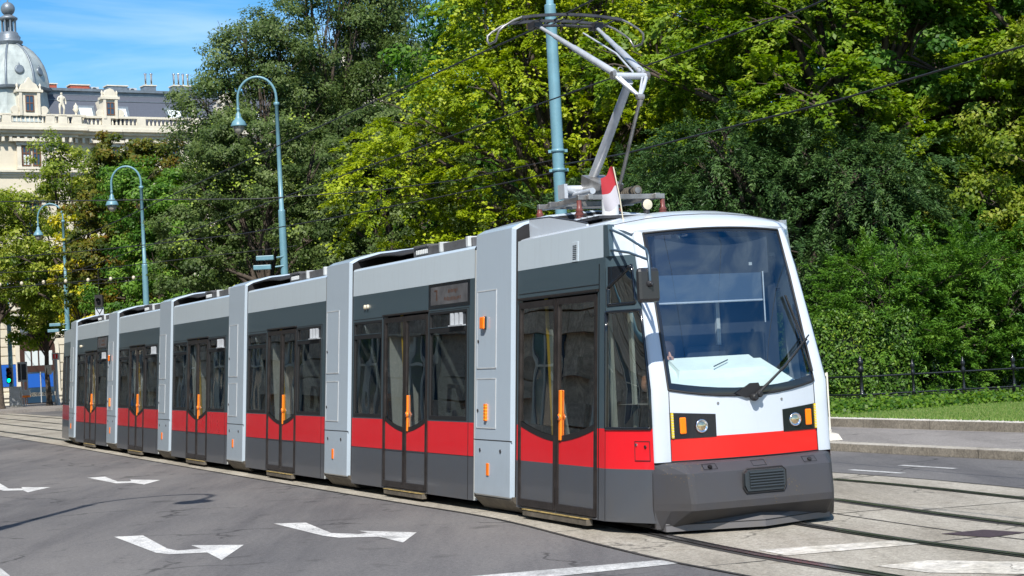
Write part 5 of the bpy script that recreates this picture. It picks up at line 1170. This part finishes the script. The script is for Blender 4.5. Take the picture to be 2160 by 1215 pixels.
def chimney(x0,x1,z1,mt,flues=0,y=2.2):
    mb=MB(); mb.box(x0,x1,y,y+.8,19.9,z1,0); mb.box(x0-.05,x1+.05,y-.05,y+.85,z1,z1+.07,1)
    for k in range(flues): xx=lerp(x0,x1,(k+.5)/flues) if flues>1 else (x0+x1)/2; mb.lathe([(.07,z1+.05),(.07,z1+.78),(.11,z1+.80),(.11,z1+.88),(.01,z1+.92)],8,2,(xx,y+.3,0))
    bpart('chimney',mb,[mt,'stuccolt','chrome'])
chimney(3.95,4.3,20.78,'brick',1); chimney(4.42,5.05,20.52,'brick'); chimney(5.95,7.2,20.5,'brick'); chimney(8.4,9.75,20.52,'lead'); chimney(10.9,11.7,20.6,'lead',2); chimney(12.9,14.2,20.65,'lead',4); chimney(18.2,19.2,20.7,'lead',3); chimney(27,28.5,21.2,'brick',2)
for x in (7.25,9.8): mb=MB(); mb.box(x,x+.6,2.3,2.8,20.0,20.45,0); mb.lathe([(.17,0),(.17,.01)],12,1,(x+.3,2.29,20.24),Matrix.Rotation(R_(90),4,'X')); bpart('air_conditioner',mb,['rooflight','darksteel'])
mb=MB(); mb.box(24.5,27.5,-.3,3,17.5,21.6,0); mb.prism([(24.3,21.6),(27.7,21.6),(26.6,24.6),(25.4,24.6)],-.2,2.8,1,lambda a,b,c:(a,c,b)); mb.lathe([(.12,24.5),(.02,26.6)],8,1,(26,1.3,0)); mb.lathe([(.3,21.6),(.2,22),(.3,22.4),(.02,23.2)],8,0,(24.4,-.3,0)); mb.lathe([(.3,21.6),(.2,22),(.3,22.4),(.02,23.2)],8,0,(27.6,-.3,0)); bpart('corner_turret',mb,['stuccolt','slate'],normals=True)
# ---- statue: one continuous skinned figure
def skinned(name,verts,edges,radii,mt,parent=None,sub=2,root=0,loc=None):
    me=bpy.data.meshes.new(name); me.from_pydata(verts,edges,[]); o=bpy.data.objects.new(name,me); COL.objects.link(o)
    sk=o.modifiers.new('skin','SKIN'); sd_=me.skin_vertices[0].data if me.skin_vertices else None
    if sd_ is None:
        bm=bmesh.new(); bm.from_mesh(me); bm.verts.layers.skin.verify(); bm.to_mesh(me); bm.free(); sd_=me.skin_vertices[0].data
    for i,r in enumerate(radii): sd_[i].radius=(r,r) if not isinstance(r,tuple) else r; sd_[i].use_root=(i==root)
    sk.use_smooth_shade=True; ss=o.modifiers.new('sub','SUBSURF'); ss.levels=sub; ss.render_levels=sub
    me.materials.append(M[mt]); o.parent=parent
    if loc: o.location=loc
    return o
stv=[(0,0,.72),(.02,0,.95),(.04,0,1.12),(.03,-.02,1.25),(.02,-.05,1.42),(-.16,0,1.13),(-.24,-.05,.92),(-.14,-.16,.82),(.22,0,1.10),(.30,.03,.86),(.28,-.05,.66),(-.09,0,.68),(-.12,-.05,.38),(-.10,0,.05),(.10,0,.68),(.16,-.09,.40),(.14,.02,.05)]
ste=[(0,1),(1,2),(2,3),(3,4),(2,5),(5,6),(6,7),(2,8),(8,9),(9,10),(0,11),(11,12),(12,13),(0,14),(14,15),(15,16)]
srad=[.13,.12,.14,.055,.10,.06,.05,.035,.06,.05,.035,.10,.07,.05,.10,.07,.05]
sto=skinned('roof_statue',stv,ste,srad,'stuccolt',bd,2); sto.location=(4.40,-.75,18.1)
# ------------------------------------------------------------------ stone building across the street, mirrored in the tram's glass
M['rust']=groundmat('brown_rusticated_stone',(.46,.36,.26),(.62,.50,.38),6,.3,0,(.8,.8,.8))
a=Vector((-10.2,3)); b=Vector((-38.3,98)); uu_=(b-a).normalized(); sb_=empty('stone_building',(a.x,a.y,0),math.atan2(uu_.y,uu_.x)); tag(sb_,'brown rusticated stone building across the street, mirrored in the tram doors and side windows','building')
LB=(b-a).length
mb=MB(); mb.box(0,LB,.35,12,.0,21,0)
rb=random.Random(3)
wx=[2.2+3.6*k for k in range(int((LB-3)/3.6))]; wz=[(1.3,3.8),(6.4,9.2),(11.2,14.0),(15.6,18.0)]
for r in range(32):
    z=.1+r*.62; x=-rb.random()*.9
    while x<LB:
        w0=rb.uniform(1.0,1.5); xa,xb=max(0,x),min(LB,x+w0-.05)
        if xb-xa>.1 and not any(xa<q+1.5 and xb>q and z<c1 and z+.57>c0 for q in wx for c0,c1 in wz): mb.box(xa,xb,.10+rb.uniform(-.03,.03),.35,z,z+.57,0)
        x+=w0
mb.box(0,LB,-.3,.3,19.9,20.4,0); mb.box(0,LB,-.1,.3,5.3,5.6,0)
mb.build('wall',['rust'],sb_)
for q in wx:
    for c0,c1 in wz:
        m2=MB(); m2.box(q,q+1.5,.20,.33,c0,c1,1)
        for e0,e1 in ((q,q+.08),(q+1.42,q+1.5),(q+.71,q+.79)): m2.box(e0,e1,.14,.2,c0,c1,0)
        m2.box(q,q+1.5,.14,.198,c0+(c1-c0)*.65,c0+(c1-c0)*.65+.07,0); m2.build('window',['stuccolt','wpane'],sb_)
g=MB(); g.add([(-9.0,-1,.13),(-33.5,82,.125),(-60,82,.125),(-60,-1,.13)],[(0,3,2,1)]); g.add([(-9.0,-1,.0),(-33.5,82,.0),(-33.5,82,.13),(-9.0,-1,.13)],[(0,1,2,3)]); st('near_pavement',g,'asphaltlt')
# ------------------------------------------------------------------ people inside the tram
def seated(name,M4,label,shirt,lean=(0,0),reach=None):
    v=[(0,0,.0),(0,-.02,.22),(0,-.03,.42),(0,-.04,.52),(0,-.06,.60),(0,-.07,.68),(-.19,-.03,.45),(-.27,-.08,.20),(-.22,-.30,.10),(-.20,-.38,.11),(.19,-.03,.45),(.27,-.08,.20),(.22,-.30,.10),(.20,-.38,.11),(-.10,-.02,-.02),(-.12,-.42,-.02),(-.12,-.45,-.42),(-.12,-.55,-.46),(.10,-.02,-.02),(.12,-.42,-.02),(.12,-.45,-.42),(.12,-.55,-.46)]
    if reach: v[7],v[8],v[9]=reach
    e=[(0,1),(1,2),(2,3),(3,4),(4,5),(2,6),(6,7),(7,8),(8,9),(2,10),(10,11),(11,12),(12,13),(0,14),(14,15),(15,16),(16,17),(0,18),(18,19),(19,20),(20,21)]
    r=[.13,.125,.13,.055,.085,.08,.07,.05,.038,.04,.07,.05,.038,.04,.10,.07,.05,.04,.10,.07,.05,.04]
    o=skinned(name,v,e,r,'skin',None,2); o.matrix_world=M4; tag(o,label,'person')
    c=skinned('shirt',[v[0],v[1],v[2],tuple(lerp(a_,b_,.5) for a_,b_ in zip(v[2],v[3])),v[6],tuple(lerp(a_,b_,.55) for a_,b_ in zip(v[6],v[7])),v[10],tuple(lerp(a_,b_,.55) for a_,b_ in zip(v[10],v[11]))],[(0,1),(1,2),(2,3),(2,4),(4,5),(2,6),(6,7)],[.15,.145,.15,.08,.09,.07,.09,.07],shirt,o,2)
    p_=skinned('trousers',[v[0],v[14],v[15],v[16],v[18],v[19],v[20]],[(0,1),(1,2),(2,3),(0,4),(4,5),(5,6)],[.15,.12,.09,.065,.12,.09,.065],'intdark',o,2)
    mb=MB(); hx=Matrix.Identity(4); mb.lathe([(.04,.56),(.098,.60),(.105,.66),(.095,.72),(.06,.765),(.01,.785)],14,0,(v[4][0],v[4][1]+.02,0)); mb.build('hair','hair',o)
    mb=MB(); y=v[4][1]-.082; mb.hexa([(-.012,y-.028,.61),(.012,y-.028,.61),(.012,y,.61),(-.012,y,.61)],[(-.006,y-.004,.66),(.006,y-.004,.66),(.006,y+.01,.66),(-.006,y+.01,.66)],0)
    for sx in (-1,1): mb.lathe([(.011,0),(.008,.006),(.001,.008)],8,1,(sx*.032,y+.004,.655),Matrix.Rotation(R_(90),4,'X')); mb.lathe([(.02,-.01),(.022,0),(.012,.01)],8,0,(sx*.088,y+.09,.64),Matrix.Rotation(R_(90),4,'Y'))
    mb.build('face_details',['skin','hair'],o); return o
seated('person',TR@Matrix.Translation((-.48,-.02,1.06))@Matrix.Scale(.98,4),'tram driver in dark clothing seated behind the pale dashboard, one arm forward','shirt',reach=((-.30,-.16,.30),(-.18,-.30,.42),(-.12,-.36,.46)))
O_,d_,n_=frame(SEC[2][0],SEC[2][1]); M2=Matrix.Translation((O_.x,O_.y,0))@Matrix.Rotation(math.atan2(n_.y,n_.x),4,'Z')
seated('person',M2@Matrix.Translation((-.62,3.75,.72))@Matrix.Rotation(R_(0),4,'Z'),'tram passenger with a bare arm resting at the window of the third section','shirt',reach=((-.30,-.10,.34),(-.32,-.32,.42),(-.22,-.44,.50)))
